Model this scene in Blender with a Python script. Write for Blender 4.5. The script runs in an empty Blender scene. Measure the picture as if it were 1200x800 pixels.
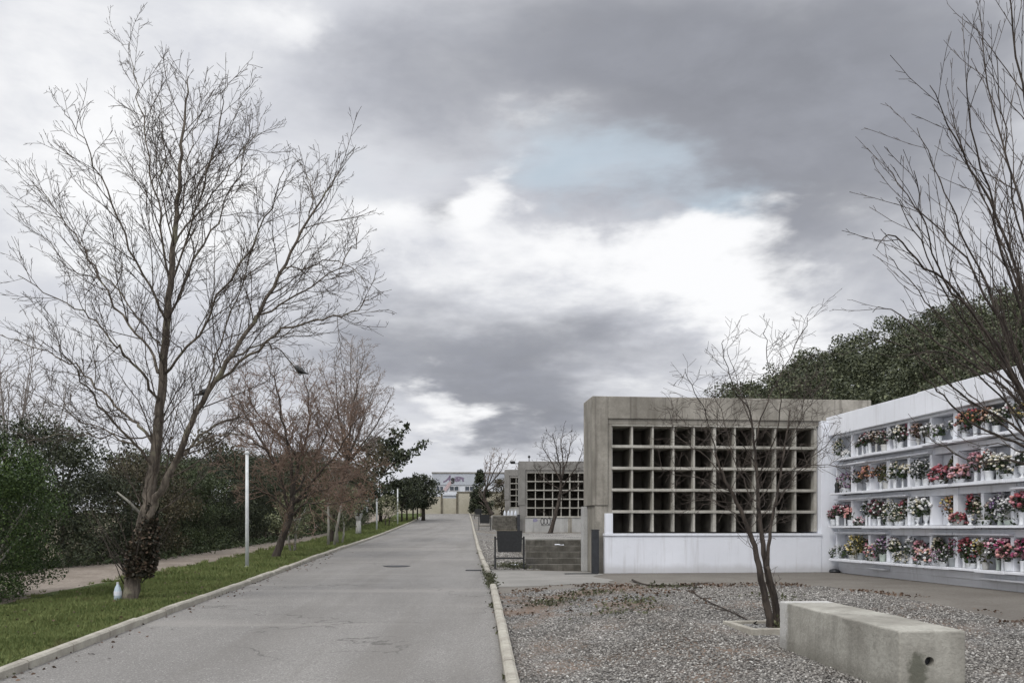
import bpy, bmesh, math, random
import numpy as np
from mathutils import Vector, Matrix, noise

scene = bpy.context.scene
COL = scene.collection
R = math.radians
rnd = random.Random(7)
nrg = np.random.default_rng(7)

# ------------------------------------------------------------------ helpers
F, HZ = 1000.0, 617.0            # focal length and horizon of the photograph, in its pixels


def pt(x, y, Y):
    return Vector(((x - 600.0) * Y / F, Y, (HZ - y) * Y / F))


def curve_of(tab):
    xs = np.array([a for a, b in tab], float)
    ys = np.array([b for a, b in tab], float)
    h = np.diff(xs)
    d = np.diff(ys) / h
    m = np.zeros(len(xs))
    m[0], m[-1] = d[0], d[-1]
    for i in range(1, len(xs) - 1):
        m[i] = 0 if d[i - 1] * d[i] <= 0 else 2 * d[i - 1] * d[i] / (d[i - 1] + d[i])

    def f(x):
        x = min(max(x, xs[0]), xs[-1])
        i = min(max(int(np.searchsorted(xs, x) - 1), 0), len(h) - 1)
        t = (x - xs[i]) / h[i]
        return float((2 * t**3 - 3 * t**2 + 1) * ys[i] + (t**3 - 2 * t**2 + t) * h[i] * m[i]
                     + (-2 * t**3 + 3 * t**2) * ys[i + 1] + (t**3 - t**2) * h[i] * m[i + 1])
    return f


G = curve_of([(-40, -2.6), (0, -1.74), (8.4, -1.52), (13.2, -1.34), (18.4, -1.19), (27.6, -.94), (43, -.56),
              (60, -.03), (82, .74), (97, 1.5), (110, 1.9), (160, 2.3), (900, 6)])
XR = curve_of([(-40, 2.1), (0, .33), (8.4, -.067), (13.2, -.277), (18.4, -.515), (27.6, -1.08), (43, -1.9),
               (82, -4.0), (97, -4.9), (200, -11)])
RT = curve_of([(-40, -2.2), (0, -1.45), (6, -1.30), (9, -1.30), (14, -1.14), (21.9, -1.14), (24.5, -1.04),
               (27.6, -.94), (43, -.56), (60, -.03), (82, .74), (97, 1.5), (110, 1.9), (160, 2.3), (900, 6)])
XL = lambda Y: XR(Y) - 5.0


def ss(t):
    t = min(max(t, 0.0), 1.0)
    return t * t * (3 - 2 * t)


def H(X, Y):
    g = G(Y)
    t = ss((X - XR(Y) - .25) / 2.2)
    return g * (1 - t) + RT(Y) * t


def on(x, y):
    """ground point seen at a photo pixel"""
    lo, hi = 3.0, 120.0
    f = lambda Y: H((x - 600) * Y / F, Y) * F / Y + (y - HZ)
    best = None
    Y = lo
    pv = f(lo)
    while Y < hi:
        Y2 = Y + .25
        v = f(Y2)
        if pv <= 0 <= v or pv >= 0 >= v:
            best = Y + .25 * (0 if v == pv else -pv / (v - pv))
            break
        Y, pv = Y2, v
    if best is None:
        best = 60
    X = (x - 600) * best / F
    return Vector((X, best, H(X, best)))


def tag(o, label=None, cat=None, group=None, kind=None):
    if label: o['label'] = label
    if cat: o['category'] = cat
    if group: o['group'] = group
    if kind: o['kind'] = kind
    return o


def thing(name, label, cat, loc=(0, 0, 0), rz=0.0, group=None):
    o = bpy.data.objects.new(name, None)
    o.empty_display_size = .2
    COL.objects.link(o)
    o.location = loc
    o.rotation_euler = (0, 0, rz)
    return tag(o, label, cat, group)


def link(name, me, m=None, parent=None):
    o = bpy.data.objects.new(name, me)
    COL.objects.link(o)
    if m is not None and not me.materials:
        me.materials.append(m)
    if parent is not None:
        o.parent = parent
    return o


def np_mesh(name, V, Fa, smooth=False):
    V = np.asarray(V, np.float32).reshape(-1, 3)
    Fa = np.asarray(Fa, np.int32)
    k = Fa.shape[1]
    me = bpy.data.meshes.new(name)
    me.vertices.add(len(V))
    me.vertices.foreach_set('co', V.ravel())
    me.loops.add(Fa.size)
    me.loops.foreach_set('vertex_index', Fa.ravel())
    me.polygons.add(len(Fa))
    me.polygons.foreach_set('loop_start', np.arange(0, Fa.size, k, dtype=np.int32))
    if smooth:
        me.polygons.foreach_set('use_smooth', np.ones(len(Fa), bool))
    me.update(calc_edges=True)
    return me


class MB:
    def __init__(s):
        s.v, s.f = [], []

    def box(s, x0, x1, y0, y1, z0, z1, M=None):
        b = len(s.v)
        for z in (z0, z1):
            for x, y in ((x0, y0), (x1, y0), (x1, y1), (x0, y1)):
                p = Vector((x, y, z))
                s.v.append(tuple(M @ p if M else p))
        for q in ((3, 2, 1, 0), (4, 5, 6, 7), (0, 1, 5, 4), (1, 2, 6, 5), (2, 3, 7, 6), (3, 0, 4, 7)):
            s.f.append(tuple(b + i for i in q))
        return s

    def tube(s, pts, rads, n=6, cap=True):
        pts = [Vector(p) for p in pts]
        b = len(s.v)
        ref = None
        for i, p in enumerate(pts):
            t = (pts[min(i + 1, len(pts) - 1)] - pts[max(i - 1, 0)])
            if t.length < 1e-9: t = Vector((0, 0, 1))
            t.normalize()
            if ref is None:
                ref = t.orthogonal().normalized()
            a = ref - t * ref.dot(t)
            if a.length < 1e-6: a = t.orthogonal()
            a.normalize()
            ref = a
            c = t.cross(a)
            r = rads[i]
            for k in range(n):
                w = 2 * math.pi * k / n
                q = p + (a * math.cos(w) + c * math.sin(w)) * r
                s.v.append((q.x, q.y, q.z))
        for i in range(len(pts) - 1):
            for k in range(n):
                k2 = (k + 1) % n
                s.f.append((b + i * n + k, b + i * n + k2, b + (i + 1) * n + k2, b + (i + 1) * n + k))
        if cap:
            s.f.append(tuple(b + k for k in reversed(range(n))))
            e = b + (len(pts) - 1) * n
            s.f.append(tuple(e + k for k in range(n)))
        return s

    def lathe(s, prof, c=(0, 0, 0), n=12):
        """prof: list of (radius, z)"""
        b = len(s.v)
        for r, z in prof:
            for k in range(n):
                w = 2 * math.pi * k / n
                s.v.append((c[0] + r * math.cos(w), c[1] + r * math.sin(w), c[2] + z))
        for i in range(len(prof) - 1):
            for k in range(n):
                k2 = (k + 1) % n
                s.f.append((b + i * n + k, b + i * n + k2, b + (i + 1) * n + k2, b + (i + 1) * n + k))
        s.f.append(tuple(b + k for k in reversed(range(n))))
        e = b + (len(prof) - 1) * n
        s.f.append(tuple(e + k for k in range(n)))
        return s

    def poly(s, pts):
        b = len(s.v)
        s.v += [tuple(p) for p in pts]
        s.f.append(tuple(range(b, b + len(pts))))
        return s

    def mesh(s, name, smooth=False, bevel=0.0, M=None):
        me = bpy.data.meshes.new(name)
        me.from_pydata(s.v, [], s.f)
        if M is not None: me.transform(M)
        if bevel > 0:
            bm = bmesh.new()
            bm.from_mesh(me)
            bmesh.ops.bevel(bm, geom=[e for e in bm.edges if len(e.link_faces) == 2 and e.calc_face_angle(0) > .6],
                            offset=bevel, segments=2, affect='EDGES', profile=.6)
            bm.to_mesh(me)
            bm.free()
        if smooth:
            me.polygons.foreach_set('use_smooth', [True] * len(me.polygons))
        me.update()
        return me

    def build(s, name, m, parent=None, smooth=False, bevel=0.0):
        return link(name, s.mesh(name, smooth, bevel), m, parent)


# ------------------------------------------------------------------ materials
class NT:
    def __init__(s, nt):
        s.nt = nt

    def n(s, typ, **kw):
        nd = s.nt.nodes.new(typ)
        for k, v in kw.items():
            if hasattr(nd, k) and k not in nd.inputs.keys():
                setattr(nd, k, v)
        return nd

    def put(s, sock, v):
        if isinstance(v, bpy.types.NodeSocket):
            s.nt.links.new(v, sock)
        elif v is not None:
            if sock.type == 'RGBA' and not hasattr(v, '__len__'):
                v = (v, v, v, 1)
            elif sock.type == 'RGBA' and len(v) == 3:
                v = (*v, 1)
            sock.default_value = v

    def m(s, op, a, b=None, c=None, clamp=False):
        nd = s.nt.nodes.new('ShaderNodeMath')
        nd.operation = op
        nd.use_clamp = clamp
        s.put(nd.inputs[0], a)
        if b is not None: s.put(nd.inputs[1], b)
        if c is not None: s.put(nd.inputs[2], c)
        return nd.outputs[0]

    def mix(s, f, a, b, blend='MIX'):
        nd = s.nt.nodes.new('ShaderNodeMix')
        nd.data_type = 'RGBA'
        nd.blend_type = blend
        nd.clamp_factor = True
        s.put(nd.inputs[0], f)
        s.put(nd.inputs[6], a)
        s.put(nd.inputs[7], b)
        return nd.outputs[2]

    def sstep(s, v, lo, hi):
        nd = s.nt.nodes.new('ShaderNodeMapRange')
        nd.interpolation_type = 'SMOOTHSTEP'
        s.put(nd.inputs[0], v)
        nd.inputs[1].default_value = lo
        nd.inputs[2].default_value = hi
        nd.inputs[3].default_value = 0
        nd.inputs[4].default_value = 1
        return nd.outputs[0]

    def noise(s, vec, scale, detail=5, rough=.55, dist=0.0):
        nd = s.nt.nodes.new('ShaderNodeTexNoise')
        s.put(nd.inputs['Vector'], vec)
        nd.inputs['Scale'].default_value = scale
        nd.inputs['Detail'].default_value = detail
        nd.inputs['Roughness'].default_value = rough
        nd.inputs['Distortion'].default_value = dist
        return nd.outputs['Fac']

    def vor(s, vec, scale, out='Distance', feature='F1', rand=1.0):
        nd = s.nt.nodes.new('ShaderNodeTexVoronoi')
        nd.feature = feature
        s.put(nd.inputs['Vector'], vec)
        nd.inputs['Scale'].default_value = scale
        nd.inputs['Randomness'].default_value = rand
        return nd.outputs[out]

    def mapv(s, vec, sc=(1, 1, 1), loc=(0, 0, 0)):
        nd = s.nt.nodes.new('ShaderNodeMapping')
        s.put(nd.inputs['Vector'], vec)
        nd.inputs['Scale'].default_value = sc
        nd.inputs['Location'].default_value = loc
        return nd.outputs[0]

    def bump(s, h, strength=.3, dist=.02):
        nd = s.nt.nodes.new('ShaderNodeBump')
        s.put(nd.inputs['Height'], h)
        nd.inputs['Strength'].default_value = strength
        nd.inputs['Distance'].default_value = dist
        return nd.outputs[0]


def newmat(name):
    m = bpy.data.materials.new(name)
    m.use_nodes = True
    nt = m.node_tree
    bs = nt.nodes['Principled BSDF']
    return m, NT(nt), bs


def wpos(t):
    return t.nt.nodes.new('ShaderNodeNewGeometry').outputs['Position']


def objco(t):
    return t.nt.nodes.new('ShaderNodeTexCoord').outputs['Object']


def isl(t):
    return t.nt.nodes.new('ShaderNodeNewGeometry').outputs['Random Per Island']


def simple(name, col, rough=.6, var=.15, scale=8, metal=0.0, bump=0.0):
    m, t, b = newmat(name)
    p = wpos(t)
    n = t.noise(p, scale, 5)
    f = t.sstep(n, .3, .7)
    c = t.mix(f, tuple(x * (1 - var) for x in col), tuple(min(1, x * (1 + var)) for x in col))
    t.put(b.inputs['Base Color'], c)
    b.inputs['Roughness'].default_value = rough
    b.inputs['Metallic'].default_value = metal
    if bump:
        t.put(b.inputs['Normal'], t.bump(t.noise(p, scale * 6, 4), bump, .01))
    return m


def leafmat(name, dark, light, rough=.55, vary=.0, third=None):
    m, t, b = newmat(name)
    r = isl(t)
    p = wpos(t)
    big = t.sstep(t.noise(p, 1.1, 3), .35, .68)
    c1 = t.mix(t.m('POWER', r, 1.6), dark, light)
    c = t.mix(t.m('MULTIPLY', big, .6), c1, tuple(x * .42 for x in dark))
    if third:
        c = t.mix(t.m('GREATER_THAN', r, 1 - vary), c, third)
    t.put(b.inputs['Base Color'], c)
    b.inputs['Roughness'].default_value = rough
    b.inputs['Specular IOR Level'].default_value = .25
    return m


def barkmat(name, dark, light, lichen=None):
    m, t, b = newmat(name)
    p = wpos(t)
    n = t.noise(t.mapv(p, (1, 1, .25)), 14, 6, .65)
    c = t.mix(t.sstep(n, .35, .68), dark, light)
    if lichen:
        c = t.mix(t.m('MULTIPLY', t.sstep(t.noise(p, 3.2, 5), .56, .66), .7), c, lichen)
    t.put(b.inputs['Base Color'], c)
    b.inputs['Roughness'].default_value = .9
    b.inputs['Specular IOR Level'].default_value = .2
    t.put(b.inputs['Normal'], t.bump(n, .6, .02))
    return m


def concrete(name, dark, light, streak=.5, stain=(.09, .085, .075), bump=.25, scale=1.0, boards=0.0):
    m, t, b = newmat(name)
    p = wpos(t)
    n1 = t.noise(p, 1.3 * scale, 6, .6)
    n2 = t.noise(p, 22 * scale, 5, .6)
    c = t.mix(t.sstep(n1, .3, .7), dark, light)
    c = t.mix(t.m('MULTIPLY', t.sstep(n2, .35, .75), .35), c, tuple(x * .72 for x in dark))
    st = t.noise(t.mapv(p, (5, 5, .35)), 1.0 * scale, 5, .6)
    c = t.mix(t.m('MULTIPLY', t.sstep(st, .48, .72), streak), c, stain)
    n3 = t.noise(p, 3.1 * scale, 7, .7)
    c = t.mix(t.m('MULTIPLY', t.sstep(n3, .58, .74), .45), c, stain)
    h = t.m('ADD', n2, t.m('MULTIPLY', n1, .4))
    if boards:
        w = t.nt.nodes.new('ShaderNodeSeparateXYZ')
        t.put(w.inputs[0], p)
        fr = t.m('FRACT', t.m('MULTIPLY', t.m('ADD', w.outputs[0], t.m('MULTIPLY', w.outputs[1], .9)), boards))
        ln = t.m('LESS_THAN', fr, .035)
        c = t.mix(t.m('MULTIPLY', ln, .35), c, tuple(x * .5 for x in dark))
    t.put(b.inputs['Base Color'], c)
    b.inputs['Roughness'].default_value = .88
    b.inputs['Specular IOR Level'].default_value = .25
    t.put(b.inputs['Normal'], t.bump(h, bump, .02))
    return m


def whitewall(name, col, dirt=(.35, .34, .33), amt=.35, zdirt=None):
    m, t, b = newmat(name)
    p = wpos(t)
    n1 = t.noise(p, .9, 6, .6)
    c = t.mix(t.sstep(n1, .3, .72), tuple(x * .9 for x in col), col)
    st = t.noise(t.mapv(p, (7, 7, .5)), 1.0, 5, .62)
    c = t.mix(t.m('MULTIPLY', t.sstep(st, .5, .78), amt), c, dirt)
    n3 = t.noise(p, 7, 6, .7)
    c = t.mix(t.m('MULTIPLY', t.sstep(n3, .6, .75), amt * .5), c, dirt)
    if zdirt is not None:
        w = t.nt.nodes.new('ShaderNodeSeparateXYZ')
        t.put(w.inputs[0], p)
        zz = t.m('ADD', w.outputs[2], t.m('MULTIPLY', t.noise(p, 2.5, 5), -.22))
        c = t.mix(t.m('MULTIPLY', t.sstep(zz, zdirt + .14, zdirt - .08), .5), c, dirt)
    t.put(b.inputs['Base Color'], c)
    b.inputs['Roughness'].default_value = .7
    t.put(b.inputs['Normal'], t.bump(t.noise(p, 45, 4), .12, .01))
    return m


M = {}
M['conc'] = concrete('weathered_concrete', (.20, .187, .16), (.34, .32, .28), .6, (.10, .09, .075), boards=1.05)
M['conc_grid'] = concrete('grid_concrete', (.30, .29, .255), (.47, .455, .41), .3, (.15, .14, .12))
M['conc_far'] = concrete('far_concrete', (.19, .185, .17), (.27, .26, .245), .35, (.11, .10, .09))
M['conc_pale'] = concrete('pale_concrete', (.34, .34, .33), (.46, .46, .45), .45, (.2, .2, .19))
M['niche'] = simple('niche_painted_shade', (.12, .108, .09), .95, .3, 3)  # concrete darkened in colour to stand in for the shade inside the niches
M['white'] = whitewall('white_painted_wall', (.76, .785, .84), amt=.4, zdirt=-1.12)
M['whiteC'] = whitewall('white_niche_wall', (.79, .81, .855), amt=.40, zdirt=-1.12)
M['marble'] = [whitewall('grey_marble', (.46, .48, .525), amt=.4), whitewall('pale_marble', (.62, .64, .68), amt=.35),
               whitewall('dark_marble', (.26, .275, .30), amt=.4)]
M['bench'] = concrete('bench_concrete', (.24, .23, .20), (.41, .40, .355), .34, (.13, .125, .108), .5, 1.2)
M['kerb'] = concrete('kerb_concrete', (.30, .28, .24), (.44, .42, .36), .2, (.13, .12, .10), .5, 3)
M['steps'] = concrete('step_stone', (.085, .08, .068), (.175, .165, .145), .6, (.045, .045, .036), .7, 3)
M['coping'] = concrete('coping_concrete', (.28, .28, .26), (.40, .39, .37), .2, (.15, .15, .13))
M['black'] = simple('black_metal', (.012, .013, .014), .45, .3, 20)
M['slate'] = simple('dark_slate', (.022, .024, .028), .5, .3, 9)
M['beige'] = concrete('beige_wall', (.37, .345, .27), (.47, .44, .36), .35, (.3, .27, .2), .1, .3)
M['beige_dark'] = simple('wall_post', (.13, .115, .085), .9, .2, 2)
M['far_white'] = whitewall('far_white_wall', (.60, .63, .68), amt=.15)
M['far_grey'] = whitewall('far_grey_cladding', (.42, .45, .50), amt=.15)
M['glass'] = simple('window_glass', (.045, .055, .07), .12, .2, 2)
M['frame'] = simple('window_frame', (.55, .56, .58), .5, .1, 3)
M['sign_violet'] = simple('sign_violet', (.17, .13, .20), .6, .1, 3)
M['sign_dark'] = simple('sign_dark', (.03, .028, .03), .6, .1, 3)
M['sign_pink'] = simple('sign_pink', (.42, .33, .34), .6, .1, 3)
M['pole'] = simple('white_pole_paint', (.60, .62, .62), .5, .1, 6)
M['bark'] = barkmat('grey_bark', (.06, .05, .041), (.175, .15, .122), (.20, .195, .135))
M['twig'] = barkmat('grey_twigs', (.048, .039, .033), (.11, .09, .073))
M['bark_red'] = barkmat('brown_bark', (.040, .034, .029), (.078, .065, .054))
M['twig_red'] = barkmat('russet_twigs', (.15, .105, .082), (.25, .18, .14))
M['twig_far'] = barkmat('far_grey_twigs', (.20, .165, .145), (.31, .26, .23))
M['twig_pale'] = barkmat('distant_pale_twigs', (.20, .18, .165), (.28, .255, .24))
M['bark_dark'] = barkmat('dark_bark', (.030, .025, .022), (.085, .07, .058))
M['bark_black'] = barkmat('dark_twigs', (.048, .039, .034), (.105, .087, .074))
M['bark_pale'] = barkmat('pale_bark', (.20, .19, .165), (.33, .32, .28))
M['lime'] = barkmat('limewashed_bark', (.33, .33, .31), (.50, .50, .47))
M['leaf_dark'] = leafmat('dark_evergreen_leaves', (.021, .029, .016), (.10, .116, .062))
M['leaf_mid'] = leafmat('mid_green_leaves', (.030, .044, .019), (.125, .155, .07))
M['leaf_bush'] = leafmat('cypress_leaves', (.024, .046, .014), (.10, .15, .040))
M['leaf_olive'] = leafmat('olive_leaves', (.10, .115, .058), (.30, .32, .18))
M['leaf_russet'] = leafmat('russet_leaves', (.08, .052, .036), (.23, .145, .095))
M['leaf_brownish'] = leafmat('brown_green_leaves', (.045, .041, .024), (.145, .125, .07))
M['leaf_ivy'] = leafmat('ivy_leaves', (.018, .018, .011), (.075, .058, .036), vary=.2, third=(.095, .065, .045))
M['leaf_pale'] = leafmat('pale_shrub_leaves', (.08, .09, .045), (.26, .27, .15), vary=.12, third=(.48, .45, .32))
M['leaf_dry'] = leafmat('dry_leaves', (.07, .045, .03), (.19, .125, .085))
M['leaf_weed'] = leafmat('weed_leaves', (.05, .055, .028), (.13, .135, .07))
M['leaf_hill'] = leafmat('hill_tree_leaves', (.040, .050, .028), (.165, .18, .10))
M['paper'] = simple('paper', (.62, .64, .68), .8, .05, 6)

# asphalt
def mk_road():
    m, t, b = newmat('asphalt')
    p = wpos(t)
    n1 = t.noise(t.mapv(p, (1, .35, 1)), .55, 5, .6)
    n2 = t.noise(p, 40, 4, .7)
    n3 = t.noise(p, 4, 6, .65)
    c = t.mix(t.sstep(n1, .32, .68), (.185, .178, .168), (.238, .23, .217))
    c = t.mix(t.m('MULTIPLY', t.sstep(n2, .42, .6), .6), c, (.12, .116, .11))
    c = t.mix(t.m('MULTIPLY', t.sstep(t.noise(p, 55, 2), .60, .68), .75), c, (.42, .41, .39))
    c = t.mix(t.m('MULTIPLY', t.sstep(n3, .55, .75), .35), c, (.17, .16, .147))
    bands = t.noise(t.mapv(p, (1.5, .075, 1)), 1.0, 4, .5)
    c = t.mix(t.m('MULTIPLY', t.sstep(bands, .5, .68), .4), c, (.15, .142, .13))
    cross = t.noise(t.mapv(p, (.12, 1.1, 1)), 1.0, 5, .6)
    c = t.mix(t.m('MULTIPLY', t.sstep(cross, .52, .7), .3), c, (.32, .305, .28))
    wob = t.nt.nodes.new('ShaderNodeVectorMath'); wob.operation = 'ADD'
    nn = t.nt.nodes.new('ShaderNodeTexNoise'); nn.inputs['Scale'].default_value = 1.6; nn.inputs['Detail'].default_value = 5
    t.put(nn.inputs['Vector'], p)
    sc = t.nt.nodes.new('ShaderNodeVectorMath'); sc.operation = 'SCALE'; t.put(sc.inputs[0], nn.outputs['Color']); sc.inputs['Scale'].default_value = 1.1
    t.put(wob.inputs[0], p); t.put(wob.inputs[1], sc.outputs[0])
    v = t.vor(wob.outputs[0], .23, 'Distance', 'DISTANCE_TO_EDGE')
    cr = t.m('MULTIPLY', t.sstep(v, .0055, .0015), t.sstep(t.noise(p, .5, 3), .42, .56))
    c = t.mix(t.m('MULTIPLY', cr, .6), c, (.075, .072, .066))
    t.put(b.inputs['Base Color'], c)
    b.inputs['Roughness'].default_value = .9
    b.inputs['Specular IOR Level'].default_value = .25
    t.put(b.inputs['Normal'], t.bump(t.m('SUBTRACT', n2, t.m('MULTIPLY', cr, .8)), .45, .012))
    return m
M['road'] = mk_road()


def mk_ground(name, a, b_, c_, s1=.6, s2=18, bump=.5, gscale=0, grav=((.2, .2, .19), (.5, .49, .47))):
    m, t, b = newmat(name)
    p = wpos(t)
    n1 = t.noise(p, s1, 6, .62)
    n2 = t.noise(p, s2, 6, .7)
    c = t.mix(t.sstep(n1, .35, .65), a, b_)
    c = t.mix(t.m('MULTIPLY', t.sstep(n2, .42, .68), .7), c, c_)
    h = n2
    if gscale:
        vc = t.vor(p, gscale, 'Color')
        vd = t.vor(p, gscale, 'Distance')
        bw = t.nt.nodes.new('ShaderNodeSeparateColor'); t.put(bw.inputs[0], vc)
        g = t.mix(t.m('POWER', bw.outputs[0], 1.5), grav[0], grav[1])
        g = t.mix(t.sstep(vd, .35, .6), g, (.06, .055, .05))
        c = t.mix(t.sstep(t.noise(p, .7, 5), .62, .45), c, g)
        h = t.m('SUBTRACT', n2, vd)
    t.put(b.inputs['Base Color'], c)
    b.inputs['Roughness'].default_value = .95
    b.inputs['Specular IOR Level'].default_value = .15
    t.put(b.inputs['Normal'], t.bump(h, bump, .03))
    return m


M['ground'] = mk_ground('dry_ground', (.13, .11, .08), (.17, .145, .105), (.085, .085, .05))
M['dirt'] = mk_ground('dirt_track', (.19, .162, .135), (.26, .228, .195), (.13, .108, .085), .9, 12, .5)
M['lawn'] = mk_ground('lawn_soil', (.045, .062, .018), (.07, .095, .028), (.04, .043, .018), .8, 16, .5)
M['fore'] = mk_ground('forecourt_asphalt', (.15, .138, .122), (.19, .178, .158), (.11, .098, .084), .8, 20, .35)
M['apron'] = mk_ground('concrete_apron', (.21, .205, .19), (.27, .262, .243), (.20, .19, .175), 1.2, 16, .25)
M['bed'] = mk_ground('gravel_bed_soil', (.145, .112, .088), (.19, .145, .115), (.11, .085, .066), .8, 14, .6, 34)
M['strip'] = mk_ground('gravel_strip_soil', (.17, .15, .125), (.22, .20, .17), (.12, .11, .085), .9, 14, .6, 22)
M['terr'] = mk_ground('terrace_gravel', (.24, .23, .21), (.30, .29, .27), (.16, .15, .13), .9, 14, .5, 24)
M['hill'] = mk_ground('hill_soil', (.035, .04, .02), (.05, .055, .028), (.025, .028, .014), .3, 4, .5)


def mk_stone():
    m, t, b = newmat('gravel_stones')
    r = isl(t)
    rp = t.nt.nodes.new('ShaderNodeValToRGB')
    e = rp.color_ramp.elements
    e[0].position, e[0].color = 0, (.055, .05, .046, 1)
    e[1].position, e[1].color = 1, (.52, .51, .48, 1)
    for pos, c in ((.4, (.14, .132, .12, 1)), (.78, (.235, .223, .203, 1)), (.95, (.36, .345, .32, 1))):
        k = e.new(pos); k.color = c
    t.put(rp.inputs[0], r)
    t.put(b.inputs['Base Color'], rp.outputs[0])
    b.inputs['Roughness'].default_value = .85
    return m
M['stone'] = mk_stone()


def mk_grass():
    m, t, b = newmat('grass_blades')
    r = isl(t)
    p = wpos(t)
    big = t.sstep(t.noise(p, .9, 5), .35, .65)
    c = t.mix(big, (.082, .112, .034), (.148, .182, .066))
    c = t.mix(t.m('POWER', r, 3), c, (.15, .16, .055))
    c = t.mix(t.m('MULTIPLY', t.sstep(t.noise(p, 2.7, 4), .58, .7), .55), c, (.15, .13, .065))
    t.put(b.inputs['Base Color'], c)
    b.inputs['Roughness'].default_value = .7
    b.inputs['Specular IOR Level'].default_value = .2
    return m
M['grass'] = mk_grass()


# ------------------------------------------------------------------ ground, road, verge, beds
def sheet(name, Ys, cols, m, dz=0.0, hf=H, kind='structure', jit=0.0):
    """cols: list of functions Y -> X giving the column lines from left to right"""
    V, Fc = [], []
    nc = len(cols)
    for Y in Ys:
        for c in cols:
            X = c(Y)
            V.append((X, Y, hf(X, Y) + dz))
    for i in range(len(Ys) - 1):
        for j in range(nc - 1):
            a = i * nc + j
            Fc.append((a, a + 1, a + nc + 1, a + nc))
    o = link(name, np_mesh(name, V, Fc, True), m)
    return tag(o, kind=kind)


def between(fa, fb, n):
    return [(lambda Y, k=k: fa(Y) + (fb(Y) - fa(Y)) * k / n) for k in range(n + 1)]


def lin(a, b, n):
    return [a + (b - a) * i / n for i in range(n + 1)]


Yd = lin(-25, 3, 14) + lin(3.5, 30, 53) + lin(31, 100, 69) + [105, 112, 120, 135, 160, 200, 260, 350, 500, 900]
xg = [-700, -400, -220, -120, -70, -45, -30, -24, -20] + lin(-18, 14, 64) + [16, 19, 23, 30, 45, 70, 120, 220, 400, 700]
sheet('ground', Yd, [(lambda Y, x=x: x) for x in xg], M['ground'], -.05)
Yr = lin(-20, 3, 23) + lin(3.5, 30, 53) + lin(31, 99.5, 69)
sheet('road', Yr, between(XL, XR, 6), M['road'], 0.0)
wobL = lambda Y: .22 * noise.noise(Vector((Y * .35, 3.1, 0))) + .12 * noise.noise(Vector((Y * 1.3, 8.1, 0)))
VE = lambda Y: XL(Y) - 3.05 + .55 * ss((Y - 18) / 10) - .5 * ss((Y - 40) / 20) + wobL(Y)
KL = lambda Y: XL(Y) - .13
sheet('lawn', Yr, between(VE, KL, 8), M['lawn'], .05)
sheet('dirt_track', Yr, between(lambda Y: -13.2 - .035 * Y + 1.5 * ss((20 - Y) / 10), VE, 8), M['dirt'], .012)
# forecourt asphalt, gravel bed, gravel strip along the kerb
Yf = lin(-6, 22.0, 56)
KR = lambda Y: XR(Y) + .12
sheet('forecourt', Yf, between(KR, lambda Y: 12.5, 24), M['fore'], 0.0)
bedR = lambda Y: 5.95 + .105 * (16.3 - Y) + .12 * noise.noise(Vector((Y * .8, 0, 5)))
bed_far = lambda X: 16.35 + .25 * noise.noise(Vector((X * .6, 1, 3))) - .35 * ss((1.2 - X) / 1.5)


def bed():
    V, Fc = [], []
    nY, nX = 60, 40
    for i in range(nY + 1):
        for j in range(nX + 1):
            u = j / nX
            Y0 = -5 + (16.3 + 5) * i / nY
            X = KR(Y0) + (bedR(Y0) - KR(Y0)) * u
            Y = -5 + (bed_far(X) + 5) * i / nY
            V.append((X, Y, H(X, Y) + .015 + .012 * noise.noise(Vector((X * 1.3, Y * 1.3, 0)))))
    for i in range(nY):
        for j in range(nX):
            a = i * (nX + 1) + j
            Fc.append((a, a + 1, a + nX + 2, a + nX + 1))
    return tag(link('gravel_bed', np_mesh('gravel_bed', V, Fc, True), M['bed']), kind='structure')


bed()
sheet('apron', lin(17.3, 21.7, 10), between(KR, lambda Y: 2.0 + .5 * noise.noise(Vector((Y * .9, 2, 8))) + .12 * noise.noise(Vector((Y * 5, 2, 8))), 6), M['apron'], .006)
sheet('gravel_strip', lin(21.7, 96, 120), between(KR, lambda Y: XR(Y) + 1.45, 4), M['strip'], .01)


def kerb(name, xf, side, Y0, Y1, gaps=()):
    """a row of rounded kerb stones, one mesh"""
    mb = MB()
    Y = Y0
    r = random.Random(3)
    while Y < Y1:
        L = 1.0
        if any(a < Y < b for a, b in gaps):
            Y += .25
            continue
        prof = [(0, -.12), (0, .075), (.025, .098), (.095, .1), (.125, .08), (.125, -.12)]
        dx, dzz = r.uniform(-.008, .008), r.uniform(-.008, .008)
        ys = [Y + .006, Y + .33, Y + .66, Y + L - .006]
        b = len(mb.v)
        for yy in ys:
            for a, z in prof:
                X = xf(yy) + side * a + dx
                mb.v.append((X, yy, G(yy) + z + dzz + .006 * noise.noise(Vector((yy * 5, a * 30, 2)))))
        n = len(prof)
        for i in range(3):
            for k in range(n - 1):
                mb.f.append((b + i * n + k, b + i * n + k + 1, b + (i + 1) * n + k + 1, b + (i + 1) * n + k))
        mb.f.append(tuple(b + k for k in range(n)))
        mb.f.append(tuple(b + 3 * n + k for k in reversed(range(n))))
        Y += L
    return tag(mb.build(name, M['kerb']), kind='structure')


kerb('kerb_left', XL, -1, -15, 86)
kerb('kerb_right', XR, 1, -15, 95, ((16.9, 20.4),))

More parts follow.
